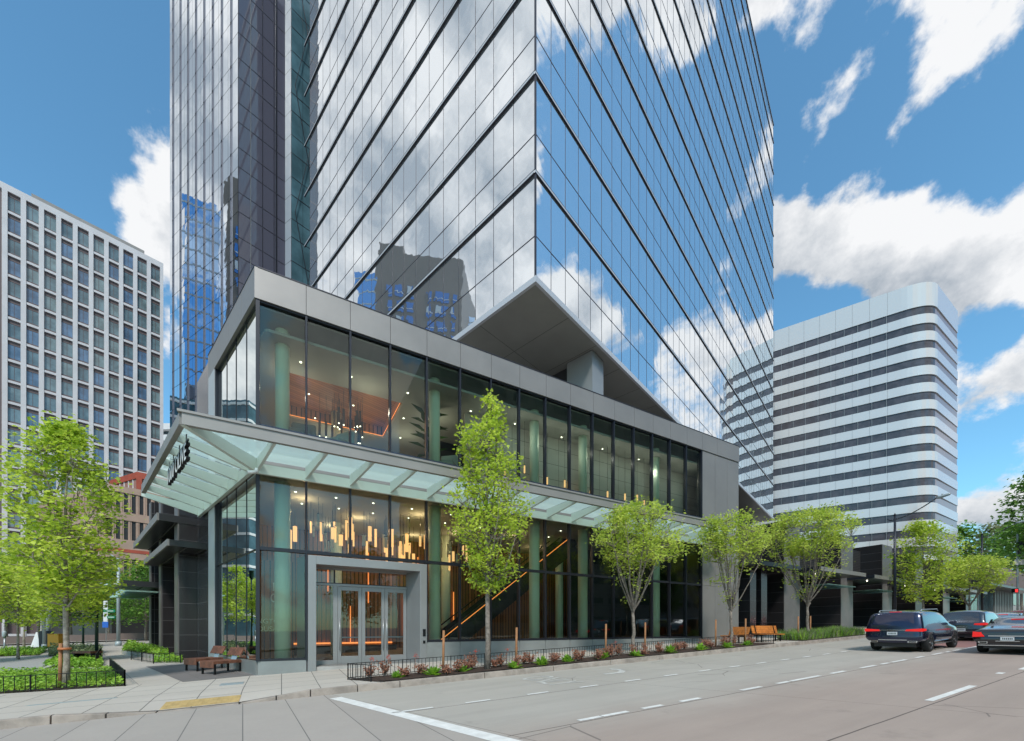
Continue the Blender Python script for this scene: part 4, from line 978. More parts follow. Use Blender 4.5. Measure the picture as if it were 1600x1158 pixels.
for k in range(19):
    z1 = 73.4-k*3.8; z0 = z1-1.75
    if z0 < 3: break
    mb = MB(); ring(mb, pin, 0, 10, z0-.1, z1+.1, 'band_window'); ring(mb, pin, 10, 13, z0-.1, z1+.1, 'brown_stone' if False else 'band_window_pink_refl'  if 'band_window_pink_refl' in M else 'grid_spandrel')
    for a in range(16):
        mb.box(Q0, dl, Vector((dl.y, -dl.x, 0)) if Vector((dl.y, -dl.x, 0)).dot(Q0) > 0 else Vector((-dl.y, dl.x, 0)), 7.5+a*2.5, 7.56+a*2.5, .02, .3, z0, z1, 'alu_light')
    mb.build('window_band', BB)
zl = 78.6
for k in range(20):
    zh = zl if k == 0 else 73.4-1.75-(k-1)*3.8; zlo = 73.4-k*3.8
    if zlo < 2: zlo = 0
    mb = MB(); P_ = list(po)
    ring(mb, P_, 0, 1, zlo, zh, 'band_glass')
    ring(mb, P_, 1, 11, zlo, zh, 'band_glass'); ring(mb, P_, 11, 13, zlo, zh, 'band_glass_pink_refl')
    if k: mb.face([at(p, zh) for p in P_], 'white_metal')
    else: mb.face([at(p, zh-.4) for p in P_], 'grey_stone')
    mb.face([at(p, zlo) for p in reversed(P_)], 'white_metal')
    nl = Vector((dl.y, -dl.x, 0)); nl = nl if nl.dot(Q0) > 0 else -nl
    for a in range(13): mb.box(Q0, dl, nl, 7.3+a*3.1, 7.34+a*3.1, -.02, .02, zlo, zh, 'alu_panel')
    mb.build('spandrel_band', BB)
    if zlo == 0: break

# ------------------------------------------------------------------ tiled portal building along the street, right of the podium
RBt = thing('street_portal_building', 'long dark tiled building with pale piers and flat canopies right of the podium', 'building', (SP(34.6, 0).x, SP(34.6, 0).y, 1.3))
def flat(p, z): return at(p, z)
for i, a in enumerate((34.0, 43.2, 51.8, 60.3, 68.9, 77.4)):
    mb = MB(); mb.box(C, S, N, a, a+2.3, .0, 3.5, zs(a)-.1, 10.15, 'tile_black'); mb.box(C, S, N, a+.02, a+2.28, -.04, 0, zs(a)-.1, 10.12, 'tile_light')
    mb.build('pier', RBt)
    if a < 77:
        nx = (43.2, 51.8, 60.3, 68.9, 77.4, 0)[i]
        mb = MB(); mb.box(C, S, N, a+2.3, nx, 1.7, 2.2, 6.4, 9.7, 'louver'); mb.build('louver_screen', RBt)
        mb = MB(); mb.box(C, S, N, a+1.2, nx-.6, -1.9, 1.7, 6.2, 6.42, 'dark_wall'); mb.box(C, S, N, a+1.15, nx-.55, -1.98, -1.9, 6.16, 6.46, 'alu_panel'); mb.box(C, S, N, a+1.1, a+1.2, -1.95, 1.7, 6.17, 6.45, 'mullion_dark'); c_ = mb.build('canopy', RBt)
        mb = MB(); mb.box(C, S, N, a+3.6, nx-.8, -1.4, 1.2, 5.35, 5.39, 'canopy_glass'); mb.build('glass_canopy', RBt)
        mb = MB(); mb.tube([SP(a+3, -.8, 6.12), SP(a+3, -.8, 6.2)], .05, 'lamp_white', 10); mb.build('downlight', c_)
        mb = MB(); mb.box(C, S, N, a+2.3, nx, 2.6, 2.8, zs(a)-.1, 6.4, 'dark_wall'); mb.build('recess_wall', RBt)
        mb = MB(); mb.box(C, S, N, a+3.4, a+5.6, 2.5, 2.58, zs(a)+.3, 5.0, 'teal_glass'); 
        for x in (a+3.4, a+4.5, a+5.6): mb.box(C, S, N, x-.04, x+.04, 2.42, 2.5, zs(a), 5.05, 'steel_grey')
        mb.build('shop_window', RBt)
mb = MB(); mb.box(C, S, N, 29.3, 34.0, 1.7, 2.2, 6.4, 9.9, 'louver'); mb.build('louver_screen', RBt)
mb = MB(); mb.box(C, S, N, 28.6, 33.9, -1.2, 1.7, 6.2, 6.42, 'dark_wall'); mb.box(C, S, N, 28.6, 33.9, -1.26, -1.2, 6.16, 6.45, 'mullion_dark'); mb.build('canopy', RBt)
for a in (29.6, 31.0): mb = MB(); mb.box(C, S, N, a, a+.75, 0, 3, .8, 6.2, 'tile_black'); mb.build('pier', RBt)
mb = MB(); mb.box(C, S, N, 31.0, 80, 3.5, 14, .5, 9.4, 'dark_wall'); mb.build('core', RBt)
pv = thing('corner_pavilion', 'low brown corner building with a flat roof band above a glass front, far right', 'building', SP(82, 0, 3))
mb = MB(); mb.box(C, S, N, 80.5, 104, -1, 12, 7.9, 10.6, 'brown_stone'); mb.box(C, S, N, 80, 105, -1.6, 12, 7.6, 7.9, 'dark_wall'); mb.build('roof_band', pv)
mb = MB(); mb.box(C, S, N, 81, 103, 1.2, 11, 2.8, 7.6, 'dark_wall'); mb.build('core', pv)
for k in range(9): mb = MB(); mb.box(C, S, N, 81.2+k*2.4, 83.5+k*2.4, 1.05, 1.15, 3.0, 7.5, 'teal_glass'); mb.build('window', pv)
for k in range(12): mb = MB(); mb.box(C, S, N, 92+k*.9, 92.2+k*.9, .2, .4, 3.0, 7.6, 'alu_light'); mb.build('fin', pv)
fb = thing('far_block', 'long low grey building beyond the corner pavilion', 'building', SP(150, 10, 4))
mb = MB(); mb.box(C, S, N, 120, 230, 6, 30, 3, 14, 'grey_stone'); mb.build('wall', fb); mb = MB()
for k in range(30): mb.box(C, S, N, 122+k*3.6, 124.4+k*3.6, 5.9, 6, 7, 12, 'band_window')
mb.build('window_strip', fb)

# ------------------------------------------------------------------ buildings beyond the frame that show in the glass
def mirr(P_, O, nrm): d = (Vector(P_)-O).dot(nrm); q = Vector(P_)-nrm*(2*d); return Vector((q.x, q.y, 0))
bt = [mirr(p, T, ML) for p in ((-34.0, 102, 0), (-12.8, 105, 0), (-11, 122, 0), (-35.5, 122, 0))]
BT = thing('brown_tower', 'brown tower with blue windows mirrored in the main tower above the podium roof', 'building', tuple(bt[0]))
mb = MB(); mb.prism([(p.x, p.y) for p in bt], 0, 97.0, 'brown_tower'); mb.prism([((bt[0]*(1-t_)+bt[1]*t_).x, (bt[0]*(1-t_)+bt[1]*t_).y) for t_ in (.03, .30)]+[((bt[3]*(1-t_)+bt[2]*t_).x, (bt[3]*(1-t_)+bt[2]*t_).y) for t_ in (.30, .03)], 97.0, 98.8, 'brown_tower'); mb.build('wall', BT)
ax = (bt[1]-bt[0]); ln = ax.length; ax = ax/ln; ay = (bt[3]-bt[0]).normalized()
its = []
for j in range(22):
    for (f0, f1) in ((.10, .16), (.22, .31), (.36, .43), (.57, .64), (.68, .80), (.86, .91)):
        z1 = 88.5-j*3.7-.4*(f0 > .5); z0 = z1-2.7; a0, a1 = f0*ln, f1*ln
        q = [G(bt[0], ax, a0, ay, -.1, z0), G(bt[0], ax, a1, ay, -.1, z0), G(bt[0], ax, a1, ay, -.1, z1), G(bt[0], ax, a0, ay, -.1, z1)]
        def fn(mb, a0=a0, a1=a1, z0=z0, z1=z1, j=j, f0=f0):
            mb.box(bt[0], ax, ay, a0, a1, -.15, .0, z0, z1, 'window_blue'); mb.box(bt[0], ax, ay, a0, a1, -.25, -.15, z0+.8, z0+.9, 'white_paint')
            if int(f0*100+j) % 3 == 0: mb.box(bt[0], ax, ay, a0+.05, a0+(a1-a0)*.6, -.2, -.15, z0+1.0, z1-.1, 'white_metal')
        its.append((q, fn))
split_parts(BT, 'window', its)
GT = thing('blue_tower', 'blue glass tower mirrored beside the brown tower in the main tower glass', 'building', tuple(mirr((-40, 112, 0), T, ML)))
for (u0, u1, Yv, top) in ((-.382, -.325, 118, 105), (-.125, -.093, 114, 90)):
    g4 = [mirr(p, T, ML) for p in ((u0*Yv, Yv, 0), (u1*Yv, Yv, 0), (u1*Yv, Yv+12, 0), (u0*Yv, Yv+12, 0))]
    mb = MB(); mb.prism([(p.x, p.y) for p in g4], 0, top, 'window_mirror')
    g5 = [p+(sum(g4, Vector())/4-p)*-.004 for p in g4]
    for j in range(28): mb.prism([((p+(p-sum(g4, Vector())/4).normalized()*.06).x, (p+(p-sum(g4, Vector())/4).normalized()*.06).y) for p in g4], top-2-j*3.6, top-1.6-j*3.6, 'white_metal')
    mb.build('glass_wall', GT)
gb4 = [mirr(p, C, ML) for p in ((-58.0, 80, 0), (-51.8, 80, 0), (-51, 92, 0), (-60, 92, 0))]
GB = thing('green_glass_block', 'pale green glass building mirrored in the podium side glass', 'building', tuple(gb4[0]))
mb = MB(); mb.prism([(p.x, p.y) for p in gb4], 0, 47, 'teal_glass'); mb.build('glass_wall', GB)
mb = MB(); c_ = sum(gb4, Vector())/4
for j in range(14): mb.prism([((p+(p-c_).normalized()*.2).x, (p+(p-c_).normalized()*.2).y) for p in gb4], 46-j*3.2, 46.5-j*3.2, 'white_paint')
mb.build('floor_bands', GB)
# across the street
OB = thing('stone_building', 'grey panelled building across the street, mirrored in the podium glass', 'building', SP(40, -42, .5))
mb = MB(); mb.box(C, S, N, 20, 96, -60, -41.7, -1, 44, 'slab_wall')
mb.build('wall', OB)
its = []
for j in range(11):
    for k in range(18):
        a0 = 21.5+k*4.2; z0 = 3+j*3.7
        q = [SP(a0, -41.6, z0), SP(a0+2.6, -41.6, z0), SP(a0+2.6, -41.6, z0+1.2), SP(a0, -41.6, z0+1.2)]
        its.append((q, lambda mb, a0=a0, z0=z0: mb.box(C, S, N, a0, a0+2.9, -41.7, -41.6, z0, z0+1.1, 'grid_window')))
split_parts(OB, 'window', its)

# ------------------------------------------------------------------ trees
def bez(p0, p1, p2, n):
    return [p0*(1-t)**2+p1*(2*t*(1-t))+p2*t*t for t in [i/n for i in range(n+1)]]
def tree(name, label, group, loc, H, trunk_h, tr, prof, bare, nl, nt, lpt, ls, leafm, barkm, seed, leader=True, spread=.30, cz=.0, wob=.15):
    """prof(h)->radius for h 0..1 of the crown, bare = fraction of crown height without leaves"""
    rg = random.Random(seed); ch = H-trunk_h
    root = thing(name, label, 'tree', loc, group)
    W_ = MB(); Lf = MB()
    base = Vector(loc)
    def V_(x, y, z): return Vector((x, y, z))+base
    top = V_(rg.uniform(-.1, .1), rg.uniform(-.1, .1), trunk_h if not leader else H*.93)
    n_ = 9
    pts = [V_(0, 0, -.1)]+[V_(rg.uniform(-.03, .03), rg.uniform(-.03, .03), (top.z-base.z)*i/n_) for i in range(1, n_)]+[top]
    rr = [tr*1.25]+[tr*(1-(i/n_)*(.85 if leader else .25)) for i in range(1, n_+1)]
    W_.tube(pts, rr, barkm, 9)
    limbs = []
    if leader: limbs.append((pts[3:], [r*.9 for r in rr[3:]]))
    for i in range(nl):
        az = 2*pi*i/nl*1.0+rg.uniform(-.3, .3)+(i*2.399)
        if leader: zs0 = trunk_h+ch*.50*(i/nl)*rg.uniform(.8, 1.1)
        else: zs0 = trunk_h*rg.uniform(.86, 1.0)
        he = rg.uniform(.55, .98) if not leader else clampf((zs0-trunk_h)/ch+rg.uniform(.22, .42), .2, .97)
        rad = prof(he)*rg.uniform(.45, .95)
        st = V_(0, 0, zs0); en = V_(cos(az)*rad, sin(az)*rad, trunk_h+ch*he)
        mid = V_(cos(az)*rad*(.62 if not leader else .75), sin(az)*rad*(.62 if not leader else .75), zs0+(en.z-base.z-zs0)*(.42 if not leader else .35))
        b = bez(st, mid, en, 7)
        b = [b[0]]+[p+Vector((rg.uniform(-1, 1), rg.uniform(-1, 1), 0))*.04 for p in b[1:]]
        r0 = tr*(.34 if leader else .42)*rg.uniform(.8, 1.1); rs_ = [r0*(1-.85*k/7)+.004 for k in range(8)]
        W_.tube(b, rs_, barkm, 6, cap=False); limbs.append((b, rs_))
    tips = []; att = 0
    while len(tips) < nt and att < nt*12:
        att += 1
        h = rg.random()**.9; az = rg.uniform(0, 2*pi)
        clump = .5+.5*noise.noise(Vector((cos(az)*1.6+seed, sin(az)*1.6, h*5.0)))
        R0 = prof(h)*(1+wob*(clump-.5)*3.0)
        r = R0*sqrt(rg.uniform(.06, 1.0))
        if h < bare and rg.random() > .12*(h/bare): continue
        if noise.noise(Vector((cos(az)*r*1.1+seed*3, sin(az)*r*1.1, h*ch*1.0))) < -.08: continue
        tips.append(V_(cos(az)*r, sin(az)*r, trunk_h+ch*h))
    for tp in tips:
        best = None; bd = 1e9
        for b, rs_ in limbs:
            for k in range(1, len(b)):
                if b[k].z > tp.z-.05: break
                d = (b[k]-tp).length+.25*abs(k-3)*.1
                if d < bd: bd = d; best = (b[k], rs_[k])
        if best is None: best = (limbs[0][0][1], .01)
        p0, r0 = best
        dv = tp-p0; mid = p0+dv*.5+Vector((0, 0, -.12*dv.length)) if leader else p0+dv*.55+Vector((0, 0, -.10*dv.length))
        tw = bez(p0, mid, tp, 3)
        W_.tube(tw, [min(r0*.55, .018), .011, .007, .004], barkm, 4, cap=False)
        for q in range(lpt):
            if rg.random() < .75: c = tp+Vector((rg.gauss(0, spread), rg.gauss(0, spread), rg.gauss(cz, spread*.7)))
            else: c = tw[2]*.6+tw[3]*.4+Vector((rg.gauss(0, .1), rg.gauss(0, .1), rg.gauss(0, .1)))
            s_ = ls*rg.uniform(.6, 1.25)
            a = Vector((rg.gauss(0, 1), rg.gauss(0, 1), rg.gauss(-.15, .5))).normalized(); b_ = a.cross(Vector((rg.gauss(0, .5), rg.gauss(0, .5), 1))).normalized()
            t_ = c+a*s_*.5; o_ = c-a*s_*.5
            Lf.face([o_, c+b_*s_*.38-a*s_*.05+Vector((0, 0, s_*.1)), t_, c-b_*s_*.38-a*s_*.05+Vector((0, 0, s_*.1))], leafm)
    W_.build('trunk', root); Lf.build('crown', root)
    return root
def mk_prof(pairs):
    def f(h):
        for (h0, r0), (h1, r1) in zip(pairs[:-1], pairs[1:]):
            if h <= h1: return r0+(r1-r0)*(h-h0)/(h1-h0)
        return pairs[-1][1]
    return f
def gl_(s_, n_): return SP(s_, n_, gz(s_, n_))
# maple in the near left planter
p1 = Vector((-13.5, 12.3, 0)); p1.z = gz(*sn(p1))
T1 = tree('maple_tree', 'large bright green maple in the fenced planter at the left', 'bright green street trees', p1, 7.9, 2.35, .082,
     mk_prof([(0, .3), (.12, .95), (.3, 1.4), (.6, 1.35), (.85, .85), (1, .25)]), .0, 16, 540, 15, .14, 'leaf_bright', 'bark_pale', 11, spread=.17, wob=.35)
mb = MB(); mb.tube([p1+Vector((-.12, -.06, 0)), p1+Vector((-.10, -.05, 1.35))], .045, 'stake_wood', 8); mb.tube([p1+Vector((-.02, -.02, 1.15)), p1+Vector((-.02, -.02, 1.22))], .15, 'orange_wrap', 12); tag(mb.build('tree_stake'), 'orange brown wooden stake tied to the big maple in the left planter', 'tree stake')
p2 = gl_(7.1, -3.7)
tree('maple_tree', 'tall upright bright green maple in the kerb bed right of the entrance', 'bright green street trees', p2, 9.5, 2.7, .10,
     mk_prof([(0, .25), (.12, .95), (.3, 1.5), (.45, 1.55), (.6, 1.15), (.8, .95), (1, .3)]), .0, 17, 600, 13, .13, 'leaf_bright', 'bark', 23, spread=.15, wob=.3)
vp = mk_prof([(0, .25), (.2, .9), (.4, 1.5), (.6, 2.0), (.8, 2.0), (1, 1.1)])
def scaled(pf, k): return lambda h: pf(h)*k
tree('zelkova_tree', 'spreading vase shaped tree with dense yellow green top before the escalator glass', 'bright green street trees', gl_(14.3, -3.7), 6.5, 2.1, .085, scaled(vp, .95), .46, 15, 440, 18, .125, 'leaf_vase', 'bark', 5, leader=False, spread=.18, wob=.35)
tree('zelkova_tree', 'vase shaped tree with bare lower branches before the grey end wall of the podium', 'bright green street trees', gl_(21.5, -3.7), 6.9, 2.0, .08, scaled(vp, .82), .56, 16, 340, 18, .13, 'leaf_vase', 'bark', 8, leader=False, spread=.2, wob=.3)
tree('zelkova_tree', 'wide vase shaped tree with bare lower branches rising from the ornamental grass bed', 'bright green street trees', gl_(29.4, -3.7), 7.8, 2.3, .09, scaled(vp, 1.2), .56, 17, 460, 18, .155, 'leaf_vase', 'bark', 15, leader=False, spread=.24, wob=.4)
tree('maple_tree', 'upright green maple beside the near street lamp behind the cars', 'bright green street trees', gl_(49, -3.7), 9.1, 2.4, .10, mk_prof([(0, .6), (.15, 1.5), (.4, 2.3), (.7, 2.0), (1, .8)]), .0, 12, 420, 15, .2, 'leaf_bright', 'bark', 31, spread=.28, wob=.35)
tree('zelkova_tree', 'low spreading tree before the far glass shopfront, right of the upright maple', 'bright green street trees', gl_(61.7, -3.7), 6.6, 2.0, .10, scaled(vp, 1.35), .4, 12, 330, 16, .22, 'leaf_vase', 'bark', 33, leader=False, spread=.3)
# roof tree and far trees
tree('roof_tree', 'small green tree on the terrace between the podium and the louvred roof', None, SP(31.0, 5, 9.3), 3.4, .7, .05, mk_prof([(0, .6), (.5, 1.7), (1, .6)]), .0, 9, 150, 12, .18, 'leaf_mid', 'bark', 41, leader=False, spread=.25)
def pxat(x, Y): u = (x-CX)/F; p = Vector((u*Y, Y, 0)); p.z = gz(*sn(p)); return p
rp_ = mk_prof([(0, 1.6), (.3, 3.2), (.6, 3.4), (.85, 2.3), (1, .7)])
tree('chestnut_tree', 'dark green tree with upright reddish flower spikes at the right edge', None, pxat(1648, 46), 18, 4.5, .22, scaled(rp_, 1.25), .0, 14, 420, 16, .45, 'leaf_mid', 'bark', 51, spread=.6)
tree('broadleaf_tree', 'pale blossoming round tree beyond the corner pavilion', 'far trees beyond the pavilion', pxat(1560, 105), 22, 6, .3, scaled(rp_, 2.3), 0, 10, 240, 16, .8, 'leaf_pale', 'bark', 52, spread=1.0)
tree('broadleaf_tree', 'dark green tree peeking over the roofs right of the banded building', 'far trees beyond the pavilion', pxat(1500, 110), 23, 7, .3, scaled(rp_, 1.8), 0, 10, 200, 16, .8, 'leaf_mid', 'bark', 53, spread=1.0)
tree('broadleaf_tree', 'green tree behind the pavilion beside the pale blossoming one', 'far trees beyond the pavilion', pxat(1596, 90), 19, 6, .3, scaled(rp_, 2.0), 0, 10, 240, 16, .8, 'leaf_mid', 'bark', 54, spread=1.0)
# plaza trees at the left: one source, its repeats share the mesh
yt = tree('young_maple', 'young green maple behind the planters at the far left edge', 'young maples in the plaza', pxat(28, 22), 6.0, 1.9, .06, mk_prof([(0, .7), (.2, 1.5), (.55, 1.7), (.8, 1.1), (1, .3)]), .0, 12, 330, 15, .16, 'leaf_bright', 'bark_pale', 61, spread=.2, wob=.3)
for lab, p, sc, rz in (('young green maple with a pale thin trunk just right of the big maple trunk', pxat(106, 19.5), .95, 1.7), ('young green maple standing outside the frame, mirrored in the side glass first', Vector((-31, 24.5, 0)), 1.15, 2.9),
                       ('young green maple outside the frame, mirrored in the side glass behind the first', Vector((-36.0, 30.0, 0)), 1.25, 4.0), ('young green maple outside the frame, mirrored in the side glass nearest the corner', Vector((-27, 18, 0)), 1.1, 5.1)):
    c = copy_tree(yt); c['label'] = lab; p.z = gz(*sn(p)); c.location = p; c.scale = (sc, sc, sc); c.rotation_euler.z = rz
bt_ = tree('broadleaf_tree', 'dark shady tree across the back road behind the left planters', 'trees across the back road', pxat(60, 44), 9.5, 2.4, .15, mk_prof([(0, 1.8), (.3, 3.6), (.7, 3.3), (1, 1.0)]), .0, 12, 300, 15, .38, 'leaf_mid', 'bark', 71, spread=.5)
for lab, p, sc, rz in (('green tree across the back road behind the signal pole', pxat(228, 42), .8, 1.0), ('dark tree across the back road left of the big maple trunk', pxat(10, 46), 1.0, 2.2),
                       ('shaded tree across the back road right of the green post', pxat(170, 48), .85, 3.0), ('dense tree across the back road behind the orange box', pxat(110, 47), .95, 4.4)):
    c = copy_tree(bt_); c['label'] = lab; c.location = p; c.scale = (sc, sc, sc); c.rotation_euler.z = rz
# trees across the street, mirrored in the podium
for i, (a, lab) in enumerate(((8, 'street tree across the road mirrored in the glass right of the entrance'), (20, 'street tree across the road mirrored in the middle of the lobby glass'), (33, 'street tree across the road mirrored in the right lobby glass'), (52, 'street tree across the road mirrored in the last lobby bays'))):
    c = copy_tree(bt_); c['label'] = lab; c['group'] = 'trees across the street'; c.location = SP(a, NOPP-2.2, zs(a)+.15); c.rotation_euler.z = i*1.3; c.scale = (.8, .8, .95)

# tree stakes
for i, (a, dn, lab) in enumerate(((5.5, -3.55, 'wooden tree stake left of the tall upright maple'), (8.4, -3.5, 'wooden tree stake right of the tall upright maple'), (12.9, -3.45, 'wooden tree stake left of the vase shaped tree'),
                             (15.3, -3.45, 'wooden tree stake right of the vase shaped tree'), (20.6, -3.4, 'wooden tree stake left of the tree at the end wall'), (22.6, -3.8, 'wooden tree stake before the left orange bench'),
                             (28.7, -3.5, 'wooden tree stake in the ornamental grass, left of its tree'), (30.2, -3.5, 'wooden tree stake in the ornamental grass, right of its tree'))):
    mb = MB(); p = gl_(a, dn); mb.tube([p-Vector((0, 0, .1)), p+Vector((.02, 0, 1.45))], [.045, .04], 'stake_wood', 8)
    tag(mb.build('tree_stake', origin=p), lab, 'tree stake', 'stakes in the kerb bed')

# ------------------------------------------------------------------ kerb bed, planters, fences
def bed(name, corners, dz, mat):
    mb = MB(); pts = [SP(a, b_, gz(a, b_)) for a, b_ in corners]
    mb.hexa([p-Vector((0, 0, .2)) for p in pts], [p+Vector((0, 0, dz)) for p in pts], mat); return tag(mb.build(name), kind='structure')
lay('planting_soil', 3.3, 24.6, NCURB+.18, -3.0, .03, 'soil', 80, 6, base=lambda a, b_: gz(a, b_)+.02*noise.noise(Vector((a*2, b_*2, 0))))
mb = MB(); mb.face([SP(2.5, -3.0, gz(2.5, -3)+.02), SP(3.3, -4.34, gz(3.3, -4.34)+.02), SP(3.31, -3.0, gz(3.3, -3)+.03)], 'soil'); tag(mb.build('planting_soil'), kind='structure')
lay('planting_soil', 27.5, 36.5, NCURB+.18, -2.6, .03, 'soil', 30, 4)
def fence(name, lab, pts, h=.50, gap=.13, post=1.3, dz=.06, mat='black_metal', r=.007):
    root = thing(name, lab, 'fence', pts[0])
    R_ = MB(); Bq = MB()
    for p, q in zip(pts[:-1], pts[1:]):
        d = q-p; n_ = max(2, int(d.length/gap))
        R_.beam(p+Vector((0, 0, h)), q+Vector((0, 0, h)), .02, .02, mat); R_.beam(p+Vector((0, 0, dz)), q+Vector((0, 0, dz)), .015, .02, mat)
        for k in range(n_+1):
            o = p+d*(k/n_); Bq.beam(o+Vector((0, 0, dz)), o+Vector((0, 0, h)), 2*r, 2*r, mat, up=Vector((1, 0, 0)))
        m_p = max(1, int(d.length/post))
        for k in range(m_p+1):
            o = p+d*(k/m_p); mb = MB(); mb.beam(o-Vector((0, 0, .05)), o+Vector((0, 0, h+.02)), .028, .028, mat, up=Vector((1, 0, 0))); mb.build('post', root)
    k0_ = len(R_.v); R_.v += Bq.v; R_.f += [tuple(i+k0_ for i in f) for f in Bq.f]; R_.mi += [0]*len(Bq.f); R_.sm += Bq.sm
    R_.build('railing', root); return root
fence('bed_fence', 'long low black railing behind the kerb planting bed', [gl_(3.05, -4.05), gl_(2.55, -2.98)]+[gl_(a, -2.98) for a in (6, 10, 14, 18, 22, 24.4)])
fence('grass_fence', 'short black railing at the end of the bed by the orange benches', [gl_(24.6, -2.98), gl_(24.6, -4.2)])
# left planter
def poly_thing(name, lab, cat, pts, z0, z1, mat, mtop=None):
    mb = MB(); b0 = [Vector((p.x, p.y, gz(*sn(p))+z0)) for p in pts]; b1 = [Vector((p.x, p.y, gz(*sn(p))+z1)) for p in pts]; n = len(pts)
    mb.mesh(b0+b1, [(a, (a+1) % n, n+(a+1) % n, n+a) for a in range(n)], mat); mb.face(b1, mtop or mat); return tag(mb.build(name), lab, cat)
nearR = gp(195, 1072); farR = gp(172, 1047)
A_ = gp(-120, 1092); Bp = gp(-60, 1052)
pl1 = [A_, nearR, farR, Bp]
pl1s = [sn(p) for p in pl1]
def cover(name, lab, pts, cnt, hmax, mat, seed, ls=.09, kind='stuff'):
    rg = random.Random(seed); mb = MB()
    # rejection in the quad
    def inside(x, y):
        s_ = None
        for i in range(len(pts)):
            a, b_ = pts[i], pts[(i+1) % len(pts)]; c = (b_.x-a.x)*(y-a.y)-(b_.y-a.y)*(x-a.x)
            if s_ is None: s_ = c > 0
            elif (c > 0) != s_: return False
        return True
    x0, x1 = min(p.x for p in pts), max(p.x for p in pts); y0, y1 = min(p.y for p in pts), max(p.y for p in pts); k = 0
    while k < cnt:
        x, y = rg.uniform(x0, x1), rg.uniform(y0, y1)
        if not inside(x, y): continue
        k += 1
        hh = hmax*(.45+.75*(.5+.5*noise.noise(Vector((x*1.8, y*1.8, seed)))))
        z = gz(*sn((x, y)))+rg.uniform(.02, hh); s_ = ls*rg.uniform(.6, 1.4)
        a = Vector((rg.gauss(0, 1), rg.gauss(0, 1), rg.gauss(.3, .5))).normalized(); b_ = a.cross(Vector((rg.gauss(0, .5), rg.gauss(0, .5), 1))).normalized(); c = Vector((x, y, z))
        mb.face([c-a*s_*.5, c+b_*s_*.3, c+a*s_*.5, c-b_*s_*.3], mat)
    o = mb.build(name); tag(o, lab, None, None, kind); return o
lay_poly('planting_soil', pl1, .02, 'soil')
cover('ground_cover', 'bright green ground cover in the fenced planter at the lower left', pl1, 9000, .26, 'leaf_cover', 3)
fence('planter_fence', 'low black railing round the bright green planter at the lower left', [A_+Vector((0, 0, 0)), nearR, farR], h=.48, gap=.22, post=1.6)
p_a, p_b, p_c, p_d = gp(66, 1043), gp(162, 1043), gp(158, 1029), gp(90, 1029)
lay_poly('planting_soil', [p_a, p_b, p_c, p_d], .02, 'soil')
cover('ground_cover', 'green ground cover in the middle planter behind the fenced one', [p_a, p_b, p_c, p_d], 4500, .32, 'leaf_cover', 5, .11)
p_e = [gp(-60, 1029), gp(60, 1024), gp(75, 1017), gp(-60, 1018)]
lay_poly('planting_soil', p_e, .02, 'soil')
cover('ground_cover', 'strip of green ground cover beyond the parking bay at the left edge', p_e, 4500, .4, 'leaf_cover', 6, .13)
p_f = [gp(75, 1026), gp(160, 1026), gp(160, 1017), gp(80, 1016)]
lay_poly('planting_soil', p_f, .02, 'soil')
cover('ground_cover', 'dull olive shrubs in the rear planter behind the young maple', p_f, 3500, .6, 'leaf_grass', 7, .13)
p_g = [gp(190, 1022), gp(262, 1033), gp(262, 1022), gp(200, 1008)]
poly_thing('planter_kerb', 'low concrete planter edge beside the black tiled piers', 'planter', p_g, -.1, .22, 'concrete_light', 'soil')
cover('ground_cover', 'pale green planting in the concrete edged planter by the piers', p_g, 4500, .55, 'leaf_cover', 8, .12)
p_h = [gp(240, 1036), gp(328, 1036), gp(320, 1026), gp(245, 1026)]
cover('ground_cover', 'low green planting at the foot of the first black tiled pier', p_h[:1]+[gp(285, 1036), gp(285, 1028), gp(243, 1027)], 1500, .35, 'leaf_cover', 9, .1)
fence('pier_fence', 'short black railing beside the planting at the first tiled pier', [gp(205, 1031), gp(240, 1037), gp(282, 1036)], h=.45, gap=.2)
# parking bay surface at the left
lay_poly('parking_bay', [gp(-150, 1058), gp(55, 1052), gp(118, 1030), gp(100, 1024), gp(-100, 1028)], .012, 'dark_drive' if 'dark_drive' in M else 'drive')
mb = MB(); a_, b_ = gp(55, 1051), gp(118, 1029); mb.beam(a_+Vector((0, 0, .02)), b_+Vector((0, 0, .02)), .18, .12, 'concrete_light'); tag(mb.build('curb'), kind='structure')
